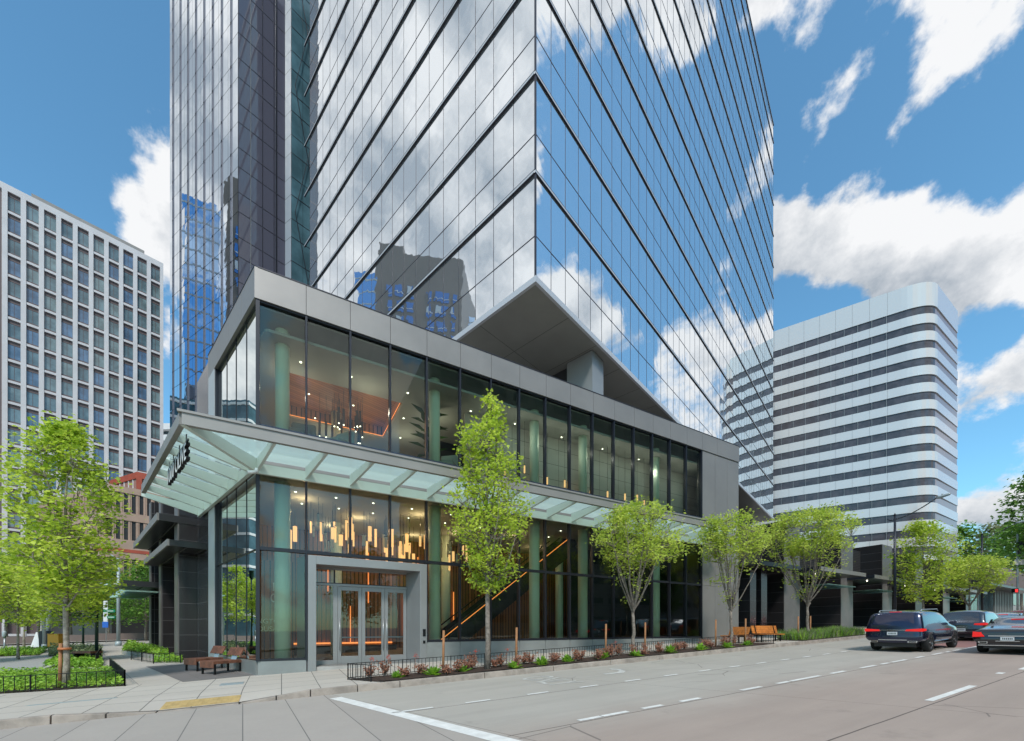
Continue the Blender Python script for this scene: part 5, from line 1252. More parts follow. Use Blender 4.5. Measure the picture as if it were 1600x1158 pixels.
# kerb bed plants, each its own
def green_clump(p, lab, seed, r=.22):
    rg = random.Random(seed); mb = MB(); n_ = 46
    for k in range(n_):
        az = rg.uniform(0, 2*pi); el = rg.uniform(.25, 1.3); d = Vector((cos(az)*cos(el), sin(az)*cos(el), sin(el))); l_ = r*rg.uniform(.7, 1.3); c = p+Vector((rg.gauss(0, .04), rg.gauss(0, .04), 0)); sd = d.cross(Z).normalized()*r*.17
        mb.face([c, c+d*l_*.6+sd, c+d*l_+Vector((0, 0, -.04)), c+d*l_*.6-sd], 'leaf_cover')
    return tag(mb.build('leafy_plant', origin=p), lab, 'plant', 'bright green plants in the kerb bed')
def red_shrub(p, lab, seed, h=.42):
    rg = random.Random(seed); root = thing('red_shrub', lab, 'shrub', p, 'reddish shrubs in the kerb bed'); mb = MB(); lf = MB()
    for k in range(20):
        az = rg.uniform(0, 2*pi); sp = rg.uniform(.02, .26); e = p+Vector((cos(az)*sp, sin(az)*sp, h*rg.uniform(.55, 1.1))); mb.tube([p, p*.5+e*.5+Vector((0, 0, .03)), e], [.006, .004, .002], 'bark', 4, cap=False)
        for q in range(9):
            t_ = rg.uniform(.35, 1.05); c = p+(e-p)*t_+Vector((rg.gauss(0, .03), rg.gauss(0, .03), 0)); a = Vector((rg.gauss(0, 1), rg.gauss(0, 1), rg.gauss(0, 1))).normalized()*.042; b_ = a.orthogonal().normalized()*.024
            lf.face([c-a, c+b_, c+a, c-b_], 'leaf_red')
    mb.build('stems', root); lf.build('leaves', root); return root
pos = [5.0, 6.1, 7.9, 9.2, 10.6, 12.3, 14.0, 16.2, 18.3, 20.4, 22.4, 3.9]
where = ['nearest the railing corner', 'left of the tall maple', 'at the foot of the tall maple', 'right of the tall maple', 'between the two street trees', 'before the escalator glass', 'at the foot of the vase shaped tree', 'right of the vase shaped tree',
         'before the last glass bays', 'before the grey end wall', 'beside the left orange bench', 'closest to the entrance']
rg = random.Random(12)
for i, a in enumerate(pos): green_clump(gl_(a, -3.95+rg.uniform(-.25, .3)), 'bright green leafy plant in the kerb bed '+where[i], 100+i, rg.uniform(.26, .40))
k = 0
for i in range(42):
    a = 3.3+i*.5+rg.uniform(-.2, .2); w = where[min(range(12), key=lambda q: abs(pos[q]-a))]
    o = red_shrub(gl_(a, -3.75+rg.uniform(-.45, .55)), 'reddish brown twiggy shrub in the kerb bed '+w, 200+i, rg.uniform(.3, .55))
for i, a in enumerate((3.2, 3.7, 4.6, 6.8, 8.1, 8.5, 13.6)):
    p = gl_(a, -3.3); root = thing('red_flower', 'thin stemmed red flower above the railing '+where[min(range(12), key=lambda q: abs(pos[q]-a))], 'flower', p, 'red flowers in the kerb bed')
    mb = MB(); mb.tube([p, p+Vector((.02, .01, .62))], .006, 'leaf_red', 4); mb.build('stem', root); mb = MB()
    for q in range(26):
        c = p+Vector((.02, .01, .64))+Vector((rg.gauss(0, .045), rg.gauss(0, .045), rg.gauss(0, .04))); a_ = Vector((rg.gauss(0, 1), rg.gauss(0, 1), rg.gauss(0, 1))).normalized()*.022; b_ = a_.orthogonal().normalized()*.014; mb.face([c-a_, c+b_, c+a_, c-b_], 'flower_red')
    mb.build('bloom', root)
# ornamental grass
def grass(name, lab, s0, s1, n0, n1, cnt, h, seed):
    rg = random.Random(seed); mb = MB()
    for k in range(cnt):
        a, n_ = rg.uniform(s0, s1), rg.uniform(n0, n1); p = gl_(a, n_); hh = h*rg.uniform(.6, 1.1)*(.8+.3*noise.noise(Vector((a*1.3, n_*1.3, 2)))); d = Vector((rg.gauss(0, .25), rg.gauss(0, .25), 0)); w = Vector((rg.gauss(0, 1), rg.gauss(0, 1), 0)).normalized()*.012
        mb.face([p-w, p+w, p+w*.6+d*.4*hh+Vector((0, 0, hh*.65)), p+d*hh+Vector((0, 0, hh)), p-w*.6+d*.4*hh+Vector((0, 0, hh*.65))], 'leaf_grass' if rg.random() < .6 else 'leaf_cover')
    return tag(mb.build(name), lab, None, None, 'stuff')
grass('ornamental_grass', 'feathery green ornamental grass bed right of the orange benches', 27.8, 36.2, -4.2, -2.7, 9000, .75, 4)
bedg = MB()
hedge = thing('hedge', 'dark green clipped hedge seen through the gap beside the podium', 'hedge', gl_(31, 17))
mb = MB(); rg = random.Random(9)
for k in range(2500):
    p = gl_(rg.uniform(29, 36), rg.uniform(17, 18)); p.z += rg.uniform(.1, 1.0); a_ = Vector((rg.gauss(0, 1), rg.gauss(0, 1), rg.gauss(0, 1))).normalized()*.1; b_ = a_.orthogonal().normalized()*.07; mb.face([p-a_, p+b_, p+a_, p-b_], 'leaf_mid')
mb.build('foliage', hedge)

# ------------------------------------------------------------------ benches
def lounge(p, rz, lab):
    o = thing('lounge_seat', lab, 'bench', p, 'reddish timber lounge seats'); q = Vector(p); mb = MB()
    for k in range(9): mb.cube(q.x-.40+k*.09, q.x-.40+k*.09+.082, q.y-.55, q.y+.42, q.z+.36, q.z+.47, 'wood_bench')
    mb.cube(q.x-.405, q.x+.405, q.y-.575, q.y-.55, q.z+.22, q.z+.47, 'wood_bench'); mb.build('seat', o, bevel=.006)
    mb = MB()
    for k in range(9):
        x = q.x-.40+k*.09; mb.hexa([(x, q.y+.36, q.z+.62), (x+.082, q.y+.36, q.z+.62), (x+.082, q.y+.40, q.z+.61), (x, q.y+.40, q.z+.61)], [(x, q.y+.50, q.z+.92), (x+.082, q.y+.50, q.z+.92), (x+.082, q.y+.54, q.z+.91), (x, q.y+.54, q.z+.91)], 'wood_bench')
    mb.build('backrest', o)
    mb = MB(); mb.beam((q.x, q.y+.36, q.z+.44), (q.x, q.y+.47, q.z+.80), .30, .02, 'steel'); mb.build('back_plate', o)
    for dx in (-.36, .36):
        for dy in (-.5, .38): mb = MB(); mb.cube(q.x+dx-.025, q.x+dx+.025, q.y+dy-.03, q.y+dy+.03, q.z-.01, q.z+.36, 'black_metal'); mb.build('leg', o)
    o.rotation_euler.z = rz
rzl = atan2(-R.x, R.y)
b1 = gp(349, 1051); b2 = gp(322, 1046); rzl = -.42
for p, lab in ((b1, 'red brown slatted lounge seat nearest the grey podium base'), (b2, 'red brown slatted lounge seat further from the podium corner')):
    p.z = gz(*sn(p)); lounge(p, rzl, lab)
def bench(p, rz, lab, w=1.9):
    o = thing('park_bench', lab, 'bench', p, 'orange timber benches'); q = Vector(p)
    mb = MB()
    for k in range(4): mb.cube(q.x-w/2, q.x+w/2, q.y-.24+k*.12, q.y-.24+k*.12+.11, q.z+.42, q.z+.47, 'wood_orange')
    mb.build('seat', o, bevel=.006); mb = MB()
    for k in range(4): y = q.y+.26+k*.03; mb.hexa([(q.x-w/2, y, q.z+.50+k*.115), (q.x+w/2, y, q.z+.50+k*.115), (q.x+w/2, y+.04, q.z+.50+k*.115), (q.x-w/2, y+.04, q.z+.50+k*.115)], [(q.x-w/2, y+.025, q.z+.61+k*.115), (q.x+w/2, y+.025, q.z+.61+k*.115), (q.x+w/2, y+.065, q.z+.61+k*.115), (q.x-w/2, y+.065, q.z+.61+k*.115)], 'wood_orange')
    mb.build('backrest', o)
    for dx in (-w/2+.25, w/2-.25):
        mb = MB(); mb.cube(q.x+dx-.03, q.x+dx+.03, q.y-.2, q.y+.22, q.z+.36, q.z+.42, 'black_metal'); mb.cube(q.x+dx-.03, q.x+dx+.03, q.y-.18, q.y-.12, q.z-.02, q.z+.36, 'black_metal'); mb.cube(q.x+dx-.03, q.x+dx+.03, q.y+.16, q.y+.22, q.z-.02, q.z+.40, 'black_metal'); mb.beam((q.x+dx, q.y+.2, q.z+.4), (q.x+dx, q.y+.36, q.z+.95), .05, .03, 'black_metal'); mb.build('leg', o)
    o.rotation_euler.z = rz
bench(gl_(23.6, -2.55), atan2(S.y, S.x)+pi+.0, 'orange timber bench behind the bed railing, its back to the road, left one')
bench(gl_(26.2, -3.1), atan2(S.y, S.x)-.25, 'orange timber bench facing the road beside the ornamental grass')

# ------------------------------------------------------------------ street furniture
def pole_tube(root, p, h, r0, r1, mat, name='pole'): mb = MB(); mb.tube([p-Vector((0, 0, .1)), p+Vector((0, 0, h))], [r0, r1], mat, 14); mb.tube([p-Vector((0, 0, .1)), p+Vector((0, 0, .35))], [r0*1.7, r0*1.5], mat, 14); mb.build(name, root)
def street_lamp(p, h, lab, d=Vector((.4933, -.8699, 0)), reach=2.4):
    o = thing('street_lamp', lab, 'street lamp', p, 'cobra head street lamps'); q = Vector(p); pole_tube(o, q, h, .11, .075, 'navy_paint')
    t_ = q+Vector((0, 0, h-.35)); mb = MB(); mb.tube(bez(t_-d*.45+Vector((0, 0, .12)), t_-d*.3-Vector((0, 0, .12)), t_, 6)+bez(t_, t_+d*.9+Vector((0, 0, .0)), t_+d*reach+Vector((0, 0, 1.05)), 10)[1:], .04, 'navy_paint', 8); mb.tube([t_+Vector((0, 0, .3)), t_+Vector((0, 0, .5))], [.09, .02], 'navy_paint', 10); mb.build('arm', o)
    e = t_+d*reach+Vector((0, 0, 1.05)); mb = MB(); f = e+d*.75+Vector((0, 0, .10)); mb.tube([e-d*.1, e+d*.15, f-d*.1, f], [.05, .11, .10, .03], 'steel_grey', 10); mb.tube([e+d*.3+Vector((0, 0, .1)), e+d*.3+Vector((0, 0, .22))], .05, 'steel_grey', 8); mb.build('lamp_head', o)
street_lamp(gl_(43.6, -3.5), 9.3, 'dark blue street lamp standing behind the navy SUV')
street_lamp(gl_(67.0, -3.5), 9.6, 'dark blue street lamp further up the street near the pavilion')
# signal pole far right
sp = pxat(1590, 47); o = thing('traffic_signal', 'grey signal pole with a red hand signal and white sign at the right edge', 'traffic signal', sp)
pole_tube(o, sp, 10.2, .10, .08, 'steel_grey')
mb = MB(); c = sp+Vector((-.3, -.25, 3.6)); mb.cube(c.x-.55, c.x-.08, c.y-.15, c.y+.15, c.z-.22, c.z+.25, 'black_metal'); h_ = mb.build('signal_head', o)
mb = MB(); mb.cube(c.x-.46, c.x-.2, c.y-.17, c.y-.152, c.z-.15, c.z+.15, 'signal_red'); mb.build('lamp', h_)
mb = MB(); c = sp+Vector((-.55, -.2, 6.9)); mb.cube(c.x-.1, c.x+1.4, c.y-.04, c.y, c.z-.3, c.z+.3, 'sign_white'); mb.build('sign', o)
mb = MB(); c = sp+Vector((-.1, -.3, 8.5)); mb.cube(c.x-.15, c.x+.6, c.y-.2, c.y+.1, c.z-.7, c.z+.7, 'navy_paint'); mb.build('signal_head', o)
p = pxat(1528, 42); o = thing('sign_post', 'plain grey post standing before the far glass shopfront', 'post', p); mb = MB(); mb.tube([p, p+Vector((0, 0, 4.0))], .06, 'steel', 10); mb.build('pole', o)
# left: signal mast with street signs, green post, blue sign post
p = pxat(185, 33.0); o = thing('signal_pole', 'tall grey signal pole with small green street signs beside the piers', 'signal pole', p); pole_tube(o, p, 7.1, .13, .10, 'steel_grey')
mb = MB(); mb.tube([p+Vector((0, 0, 5.0)), p+Vector((-2.6, .2, 5.1))], [.06, .04], 'steel_grey', 8); mb.build('arm', o)
for (dx, z, w, h_, mt) in ((-.75, 4.95, .62, .36, 'sign_green'), (-.58, 2.8, .95, .22, 'sign_green'), (-.42, 2.3, .65, .2, 'sign_green')):
    mb = MB(); c = p+Vector((dx, -.16, z)); mb.cube(c.x-w/2, c.x+w/2, c.y-.02, c.y+.02, c.z-h_/2, c.z+h_/2, mt); mb.cube(c.x-w*.36, c.x+w*.36, c.y-.024, c.y-.02, c.z-h_*.12, c.z+h_*.12, 'sign_white'); mb.build('street_sign', o)
mb = MB(); mb.tube([p+Vector((-.05, 0, 7.0)), p+Vector((-.5, -.1, 7.35))], .05, 'steel_grey', 8); mb.build('bracket', o)
p = pxat(151, 21.0); o = thing('green_post', 'dark green lamp post right of the big maple trunk', 'lamp post', p); pole_tube(o, p, 4.8, .075, .06, 'dark_green_paint')
mb = MB(); mb.tube([p+Vector((0, 0, 4.8)), p+Vector((0, 0, 4.95)), p+Vector((0, 0, 5.3)), p+Vector((0, 0, 5.35))], [.06, .14, .12, .2], 'dark_green_paint', 12); mb.build('lamp_head', o)
p = pxat(130, 27); o = thing('green_post', 'thinner dark green post behind the middle planter', 'lamp post', p); pole_tube(o, p, 3.6, .06, .05, 'dark_green_paint')
p = pxat(166, 38); o = thing('bus_sign', 'post with tall narrow white and blue sign across the plaza', 'sign', p); mb = MB(); mb.tube([p, p+Vector((0, 0, 3.9))], .04, 'steel', 8); mb.build('pole', o)
mb = MB(); mb.cube(p.x-.2, p.x+.2, p.y-.08, p.y-.04, p.z+1.9, p.z+3.9, 'sign_white'); mb.cube(p.x-.27, p.x+.27, p.y-.1, p.y-.06, p.z+1.4, p.z+1.95, 'sign_blue'); mb.build('sign', o)
p = pxat(69, 31); o = thing('street_pole', 'pale grey pole left of the big maple trunk', 'pole', p); pole_tube(o, p, 4.8, .09, .08, 'steel_grey')
mb = MB(); c = p+Vector((0, -.1, 4.8)); mb.cube(c.x-.35, c.x+.35, c.y-.02, c.y+.02, c.z-.1, c.z+.1, 'sign_green'); mb.build('street_sign', o)
p = pxat(76, 34); o = thing('street_pole', 'wider pale concrete pole behind the left grey pole', 'pole', p); pole_tube(o, p, 6, .17, .14, 'steel_grey')
p = pxat(88, 33); mb = MB(); mb.cube(p.x-.45, p.x+.45, p.y-.25, p.y+.25, p.z, p.z+1.0, 'yellow_box'); mb.cube(p.x-.48, p.x+.48, p.y-.28, p.y+.28, p.z+1.0, p.z+1.06, 'yellow_box'); tag(mb.build('newspaper_box', origin=p, bevel=.03), 'orange yellow street box beside the big maple trunk', 'box')
p = pxat(58, 33.5); mb = MB(); mb.hexa([p+Vector((-.55, 0, 0)), p+Vector((.2, 0, 0)), p+Vector((.2, .5, 0)), p+Vector((-.55, .5, 0))], [p+Vector((-.1, 0, 1.2)), p+Vector((.02, 0, 1.2)), p+Vector((.02, .5, 1.2)), p+Vector((-.1, .5, 1.2))], 'paper_white'); mb.hexa([p+Vector((.2, -.05, 0)), p+Vector((1.3, 0, 0)), p+Vector((1.3, .5, 0)), p+Vector((.2, .5, 0))], [p+Vector((.1, 0, 1.3)), p+Vector((.75, 0, 1.3)), p+Vector((.75, .5, 1.3)), p+Vector((.1, .5, 1.3))], 'black_metal')
tag(mb.build('street_cabinet', origin=p), 'slanted black and white street cabinet by the left poles', 'cabinet')
p = pxat(7, 27); o = thing('parking_meter', 'grey parking meter on a thin post at the left edge', 'parking meter', p); mb = MB(); mb.tube([p, p+Vector((0, 0, 1.0))], .04, 'steel', 8); mb.build('pole', o); mb = MB(); mb.tube([p+Vector((0, 0, 1.0)), p+Vector((0, 0, 1.15)), p+Vector((0, 0, 1.4)), p+Vector((0, 0, 1.5))], [.05, .11, .11, .05], 'steel_grey', 10); mb.build('meter_head', o)
mb = MB(); 
for a in range(-60, -4, 4): mb.box(C, S, N, a+.01, a+3.99, 41.0, 41.4, 0.2+zs(a)*0, 2.0+zs(a), 'brown_stone')
tag(mb.build('retaining_wall'), 'low brown retaining wall along the far side of the back road', 'wall')
for x, lab in ((131, 'small dark bench seat by the green post, left one'),):
    p = pxat(134, 20.6); o = thing('timber_seat', lab, 'bench', p); mb = MB(); mb.cube(p.x-.4, p.x+.55, p.y-.3, p.y+.3, p.z+.4, p.z+.5, 'wood_bench'); mb.build('seat', o); 
    for dx in (-.35, .5): mb = MB(); mb.cube(p.x+dx-.03, p.x+dx+.03, p.y-.25, p.y+.25, p.z, p.z+.4, 'black_metal'); mb.build('leg', o)
fence('mid_fence', 'short dark railing panel beside the middle planter', [gp(150, 1041), gp(158, 1027)], h=.55, gap=.1)

# ------------------------------------------------------------------ cars
def wheel_mb(r=.37, w=.24, spokes=5):
    ty = MB(); rm = MB(); n = 28
    prof = [(r*.66, -w/2), (r*.93, -w/2), (r, -w/2+.04), (r, w/2-.04), (r*.93, w/2), (r*.66, w/2)]
    vs = []; 
    for k in range(n):
        a = 2*pi*k/n
        for (q, y) in prof: vs.append((q*cos(a), y, q*sin(a)))
    m6 = len(prof); fs = []
    for k in range(n):
        for j in range(m6-1): fs.append((k*m6+j, k*m6+j+1, ((k+1) % n)*m6+j+1, ((k+1) % n)*m6+j))
    ty.mesh(vs, fs, 'rubber', True)
    vs = []; prof = [(r*.67, w/2-.01), (r*.62, w/2-.02), (r*.60, w/2-.07), (r*.60, -w/2+.03)]
    for k in range(n):
        a = 2*pi*k/n
        for (q, y) in prof: vs.append((q*cos(a), y, q*sin(a)))
    m6 = 4; fs = [(k*m6+j, k*m6+j+1, ((k+1) % n)*m6+j+1, ((k+1) % n)*m6+j) for k in range(n) for j in range(3)]
    rm.mesh(vs, fs, 'rim', True)
    rm.mesh([(r*.6*cos(2*pi*k/n), w/2-.13, r*.6*sin(2*pi*k/n)) for k in range(n)], [tuple(range(n))], 'black_metal')
    for k in range(spokes):
        for dd in (-.12, .12):
            a = 2*pi*k/spokes+dd; rm.beam((0, w/2-.05, 0), (r*.62*cos(a), w/2-.035, r*.62*sin(a)), .035, .03, 'rim', up=Vector((0, 1, 0)))
    rm.tube([(0, w/2-.08, 0), (0, w/2-.02, 0)], .055, 'rim', 12)
    return ty, rm
def car(kind, paint, label, s_, n_, rev=False, group='cars waiting in the street', base=None, lit=True):
    H = dict(suv=(5.1, 1.0, 1.78), cross=(4.6, .93, 1.66), sedan=(5.2, .95, 1.46), hatch=(4.4, .9, 1.52))[kind]
    Ln, w, ht = H; k = Ln/5.1
    if kind in ('suv', 'cross', 'hatch'):
        hb = .63*ht
        ST = [(.02, .26 if kind == 'suv' else .50, .97*w, .80*w, .40, .86, hb-.02, ht-.06), (.42, .78, 1.0*w, .79*w, .33, .84, hb, ht+.02), (1.5, 1.5, w, .79*w, .27, .84, hb-.01, ht+.03), (2.5, 2.45, w, .78*w, .27, .82, hb-.03, ht-.01),
              (3.25, 2.95, w, .75*w, .27, .80, hb-.05, ht-.07), (3.75, 3.85, w, .76*w, .28, .80, hb-.08, hb+.04), (4.5, 4.5, .97*w, .74*w, .30, .76, hb-.16, hb-.06), (5.07, 4.98, .84*w, .60*w, .36, .66, hb-.32, hb-.18)]
        side = (1, 2, 3, 4)
    else:
        hb = .64*ht
        ST = [(.03, .08, .95*w, .76*w, .36, .72, hb-.06, hb+.02), (.30, .40, .97*w, .72*w, .30, .74, hb-.02, hb+.09), (.95, 1.05, w, .72*w, .26, .74, hb, hb+.12), (1.35, 1.95, w, .66*w, .26, .74, hb, ht-.05), (2.2, 2.5, w, .66*w, .26, .74, hb-.01, ht), (2.9, 2.9, w, .66*w, .26, .72, hb-.03, ht-.03),
              (3.5, 3.15, w, .66*w, .26, .72, hb-.05, ht-.10), (3.95, 4.05, .99*w, .74*w, .27, .70, hb-.08, hb+.02), (4.6, 4.6, .96*w, .72*w, .28, .66, hb-.14, hb-.07), (5.07, 4.98, .80*w, .58*w, .34, .58, hb-.26, hb-.16)]
        side = (3, 4, 5)
    V6 = []
    for (xb, xr, ww, wr, zb, zm, zbl, zr) in ST:
        xb *= k; xr *= k
        lv = [(xb, .86*ww, zb), (xb-.0, ww, zb+.22), (xb, ww, zm), (xb, .965*ww, zbl), (xr*.85+xb*.15, wr+.05, zbl+(zr-zbl)*.86), (xr, wr*.80, zr)]
        V6.append(lv)
    V6[0][1] = (V6[0][1][0]-.05, V6[0][1][1], V6[0][1][2]); V6[-1][1] = (V6[-1][1][0]+.06, V6[-1][1][1], V6[-1][1][2])
    bm = bmesh.new(); rows = []
    for lv in V6:
        row = [bm.verts.new((lv[0][0], 0, lv[0][2]))]+[bm.verts.new((x, -y, z)) for x, y, z in lv]+[bm.verts.new((lv[5][0]-.01, 0, lv[5][2]+.015))]+[bm.verts.new((x, y, z)) for x, y, z in reversed(lv)]
        rows.append(row)
    nr = len(rows[0]); glassL = {4, 9}
    for i in range(len(rows)-1):
        for j in range(nr):
            j2 = (j+1) % nr; f = bm.faces.new((rows[i][j], rows[i][j2], rows[i+1][j2], rows[i+1][j])); f.smooth = True
            mi = 0
            if j in (4, 9) and i in side: mi = 1
            ws = (4,) if kind != 'sedan' else (6,)
            if i in ws and j in (4, 5, 6, 7, 8, 9): mi = 1
            if kind == 'sedan' and i == 2 and j in (5, 6, 7, 8): mi = 1
            if j in (1, 12) and kind != 'sedan': mi = 2
            if j in (0, 13): mi = 2
            f.material_index = mi
    for e, row in ((0, rows[0]), (-1, rows[-1])):
        # row: 0 centre bottom, 1..6 right, 7 centre top, 8..13 left
        cen = [row[0]]
        for lvl in range(1, 6):
            a, b_ = row[lvl], row[14-lvl]; cen.append(bm.verts.new(((a.co.x+b_.co.x)/2-(.04 if e == 0 else -.08), 0, (a.co.z+b_.co.z)/2)))
        cen.append(None)
        for side_ in (0, 1):
            g = (lambda l: row[l]) if side_ == 0 else (lambda l: row[14-l])
            seq = [(row[0], g(1), None, None)]
            fs = [(cen[0], g(1), cen[1])]
            for lvl in range(1, 5): fs.append((cen[lvl], g(lvl), g(lvl+1), cen[lvl+1]))
            fs.append((cen[5], g(5), g(6), row[7]))
            for q, f_ in enumerate(fs):
                try: f = bm.faces.new(f_)
                except Exception: continue
                f.smooth = True; f.material_index = 1 if (q == 4 and kind != 'sedan' and e == 0) else (2 if q <= 1 and kind != 'sedan' else 0)
    cl = bm.edges.layers.float.new('crease_edge')
    for i in range(len(rows)-1):
        for j, cv in ((2, .25), (4, .55), (5, .45), (9, .45), (10, .55), (12, .25)):
            e_ = bm.edges.get((rows[i][j], rows[i+1][j]))
            if e_: e_[cl] = cv
    for j in range(1, 13):
        e_ = bm.edges.get((rows[0][j], rows[0][j+1]))
        if e_: e_[cl] = .55
    bmesh.ops.recalc_face_normals(bm, faces=bm.faces)
    me = bpy.data.meshes.new('body'); bm.to_mesh(me); bm.free()
    for m__ in (paint, 'car_glass', 'car_plastic'): me.materials.append(M[m__])
    tmp = bpy.data.objects.new('tmp', me); COL.objects.link(tmp); sb = tmp.modifiers.new('s', 'SUBSURF'); sb.levels = 2; sb.render_levels = 2
    axl = (.92*k, 4.02*k); wr_ = .385 if kind == 'suv' else .345
    cut = MB()
    for ax_ in axl:
        for sg in (-1, 1): cut.tube([(ax_, sg*(w-.34), wr_), (ax_, sg*(w+.2), wr_)], wr_+.055, 'car_plastic', 28, smooth=False)
    co = cut.build('cut'); bo = tmp.modifiers.new('b', 'BOOLEAN'); bo.object = co; bo.operation = 'DIFFERENCE'; bo.solver = 'EXACT'
    bpy.context.view_layer.update(); dg = bpy.context.evaluated_depsgraph_get(); em = bpy.data.meshes.new_from_object(tmp.evaluated_get(dg), depsgraph=dg)
    bpy.data.objects.remove(tmp); bpy.data.objects.remove(co)
    em.materials.clear()
    for m__ in (paint, 'car_glass', 'car_plastic', 'car_plastic'): em.materials.append(M[m__])
    root = thing('parked_car' if not lit else 'car', label, 'car', (0, 0, 0), group)
    b2_ = bmesh.new(); b2_.from_mesh(em); g2 = b2_.copy()
    bmesh.ops.delete(b2_, geom=[f for f in b2_.faces if f.material_index == 1], context='FACES'); bmesh.ops.delete(g2, geom=[f for f in g2.faces if f.material_index != 1], context='FACES')
    for nm, bb in (('body', b2_), ('window', g2)):
        mm = em.copy(); bb.to_mesh(mm); bb.free(); o = bpy.data.objects.new(nm, mm); COL.objects.link(o); o.parent = root
        for p_ in mm.polygons: p_.use_smooth = True
    # wheels
    ty, rm = wheel_mb(wr_)
    for ax_ in axl:
        for sg in (-1, 1):
            wv = bpy.data.objects.new('wheel', None)
            t1 = ty.build('wheel', root); t1.location = (ax_, sg*(w-.14), wr_); t1.rotation_euler.z = 0 if sg > 0 else pi
            LOC[t1.name] = Vector((0, 0, 0)); r1 = rm.build('rim', t1)
    # rear lights, plate, trims
    zl = (.87 if kind != 'sedan' else .74)*1.0; red = 'tail_red' if lit else 'red_lens'; xr0 = .0
    for sg in (-1, 1):
        mb = MB()
        if kind == 'suv':
            mb.hexa([(-.06, sg*.42, zl+.05), (-.045, sg*(w*.965), zl+.03), (.28, sg*(w+.012), zl+.06), (.1, sg*.42, zl+.06)], [(-.045, sg*.46, zl+.12), (-.035, sg*(w*.96), zl+.16), (.28, sg*(w+.008), zl+.14), (.1, sg*.42, zl+.12)], red)
        elif kind == 'sedan':
            mb.hexa([(-.05, sg*.58, zl-.05), (-.035, sg*(w*.955), zl-.07), (.28, sg*(w+.005), zl-.02), (.15, sg*.6, zl-.03)], [(-.03, sg*.70, zl+.12), (-.02, sg*(w*.94), zl+.15), (.28, sg*(w+.003), zl+.13), (.15, sg*.6, zl+.12)], red)
        else:
            mb.hexa([(-.05, sg*.48, zl+.03), (-.04, sg*(w*.965), zl-.0), (.28, sg*(w+.01), zl+.02), (.15, sg*.5, zl)], [(-.04, sg*.50, zl+.10), (-.03, sg*(w*.96), zl+.14), (.28, sg*(w+.006), zl+.12), (.15, sg*.5, zl+.1)], red)
        mb.build('tail_light', root)
        mb = MB(); mb.hexa([(-.04, sg*.50, .42), (-.0, sg*.78*w, .42), (.1, sg*.78*w, .42), (.1, sg*.5, .42)], [(-.04, sg*.50, .50), (-.0, sg*.80*w, .50), (.1, sg*.8*w, .5), (.1, sg*.5, .5)], 'chrome')
        mb.hexa([(-.045, sg*.53, .435), (-.01, sg*.75*w, .435), (.1, sg*.75*w, .435), (.1, sg*.5, .435)], [(-.045, sg*.53, .485), (-.01, sg*.76*w, .485), (.1, sg*.76*w, .485), (.1, sg*.5, .485)], 'black_metal'); mb.build('exhaust', root)
        mb = MB(); mx = 3.28*k; mb.hexa([(mx, sg*(w-.04), hb+.0), (mx+.16, sg*(w-.04), hb), (mx+.18, sg*(w+.17), hb+.02), (mx+.02, sg*(w+.17), hb+.02)], [(mx, sg*(w-.04), hb+.12), (mx+.14, sg*(w-.04), hb+.1), (mx+.16, sg*(w+.17), hb+.15), (mx+.02, sg*(w+.17), hb+.16)], paint); mb.build('mirror', root, bevel=.02)
        mb = MB(); mb.hexa([(Ln-.28, sg*.50*w, hb-.38), (Ln-.05, sg*.5*w, hb-.38), (Ln-.12, sg*.8*w, hb-.36), (Ln-.42, sg*.9*w, hb-.34)], [(Ln-.30, sg*.50*w, hb-.26), (Ln-.10, sg*.5*w, hb-.26), (Ln-.18, sg*.79*w, hb-.24), (Ln-.45, sg*.89*w, hb-.22)], 'chrome'); mb.build('headlight', root)
        mb = MB()
        for j_ in (1.62, 2.62): mb.hexa([(j_*k-.035, sg*(w*.955), hb-.05), (j_*k+.035, sg*(w*.955), hb-.05), (j_*k+.035, sg*(w*.9), hb-.05), (j_*k-.035, sg*(w*.9), hb-.05)], [(j_*k-.04, sg*(w*.76), ht-.13), (j_*k+.04, sg*(w*.76), ht-.13), (j_*k+.04, sg*(w*.7), ht-.13), (j_*k-.04, sg*(w*.7), ht-.13)], 'black_metal')
        mb.build('pillar', root)
        if kind == 'suv':
            mb = MB(); mb.tube([(.75, sg*.70, ht-.03), (.85, sg*.70, ht+.045), (2.7, sg*.71, ht+.045), (2.85, sg*.70, ht-.03)], .02, 'steel', 6); mb.build('roof_rail', root)
            mb = MB(); mb.beam((1.3, sg*(w-.02), .33), (3.6, sg*(w-.02), .33), .05, .05, 'chrome'); mb.build('side_trim', root)
    mb = MB(); pz = .80 if kind == 'suv' else (.62 if kind == 'cross' or kind == 'hatch' else .60)
    mb.cube(-.065, -.045, -.17, .17, pz-.055, pz+.085, 'plate')
    for q in range(6): mb.cube(-.067, -.065, -.13+q*.045, -.105+q*.045, pz-.02, pz+.05, 'grid_window')
    mb.build('licence_plate', root)
    mb = MB()
    if kind == 'sedan': mb.cube(-.05, -.02, -.48, .48, pz+.10, pz+.135, 'chrome'); mb.cube(-.05, -.02, -.30, .30, pz-.09, pz-.07, 'chrome'); mb.cube(-.055, -.0, -.75, .75, .34, .37, 'chrome')
    else: mb.cube(-.055, -.0, -.45, .45, pz+.155, pz+.175, 'chrome'); mb.cube(-.06, .05, -.48, .48, .52, .55, 'chrome')
    mb.build('trim', root)
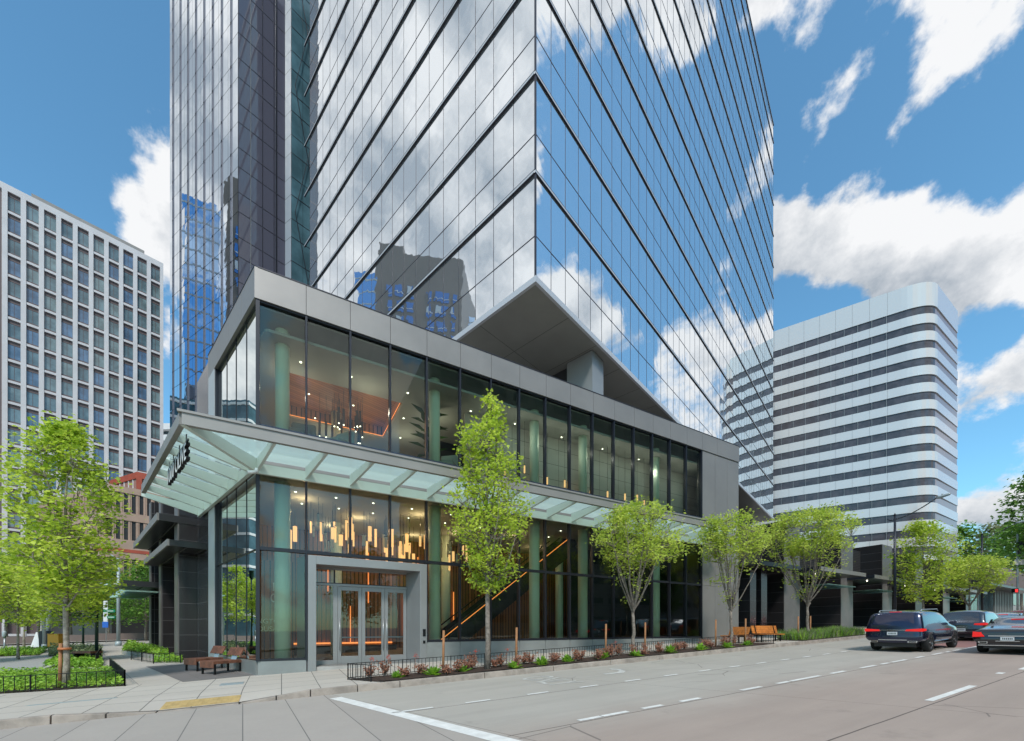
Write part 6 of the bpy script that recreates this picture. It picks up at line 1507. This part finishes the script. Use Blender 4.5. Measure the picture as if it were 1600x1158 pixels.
    mb = MB(); xx, z_ = ((.36*k, ht-.05) if kind == 'suv' else ((.60*k, ht-.07) if kind != 'sedan' else (1.72*k, ht-.16)))
    mb.cube(xx-.03, xx+.02, -.20, .20, z_-.0, z_+.035, red); mb.build('brake_light', root)
    mb = MB(); mb.cube(.15, 4.6*k, -w+.3, w-.3, .22, .42, 'car_plastic'); mb.build('underbody', root)
    p = SP(s_, n_, zs(s_)+.004) if base is None else base
    root.location = p; hd = atan2(S.y, S.x)+(pi if rev else 0)
    root.rotation_euler = (0, -atan2(.0359, 1)*(-1 if rev else 1), hd)
    return root
car('suv', 'paint_navy', 'dark navy SUV with roof rails and lit tail lights in the kerbside lane', 24.1, -9.45)
car('cross', 'paint_slate', 'slate blue crossover waiting directly ahead of the navy SUV', 33.6, -9.4)
car('sedan', 'paint_graphite', 'dark grey sedan with chrome bumper trim cut off by the right edge', 24.8, -12.58)
car('sedan', 'paint_silver', 'silver sedan ahead of the slate crossover, only its roof and rear glass showing', 40.4, -9.4)
car('hatch', 'paint_red', 'red lit hatchback ahead of the silver sedan in the same lane', 47.0, -9.4)
car('suv', 'paint_white', 'pale van like car ahead of the grey sedan at the right edge', 32.3, -12.6)
for i, (kd, pt_, lab) in enumerate((('cross', 'paint_graphite', 'graphite crossover parked across the street, leftmost in the lobby glass reflection'), ('suv', 'paint_silver', 'silver SUV parked across the street behind the graphite crossover'), ('sedan', 'paint_black', 'black sedan parked across the street between two SUVs'), ('suv', 'paint_silver', 'second silver SUV parked across the street, ahead of the black sedan'), ('hatch', 'paint_white', 'white hatchback parked furthest along across the street'))):
    car(kd, pt_, lab, 26+i*6.6, -22.0, False, 'cars parked across the street', lit=(i % 2 == 0))
for i, (pt_, lab) in enumerate((('paint_graphite', 'dark car parked in the yard beyond the gap beside the podium'), ('paint_navy', 'navy car parked in the yard behind the dark one'))):
    p = gl_(30.5+i*2.6, 19.5+i*2); c = car('hatch', pt_, lab, 0, 0, False, 'cars in the yard', base=p, lit=False)
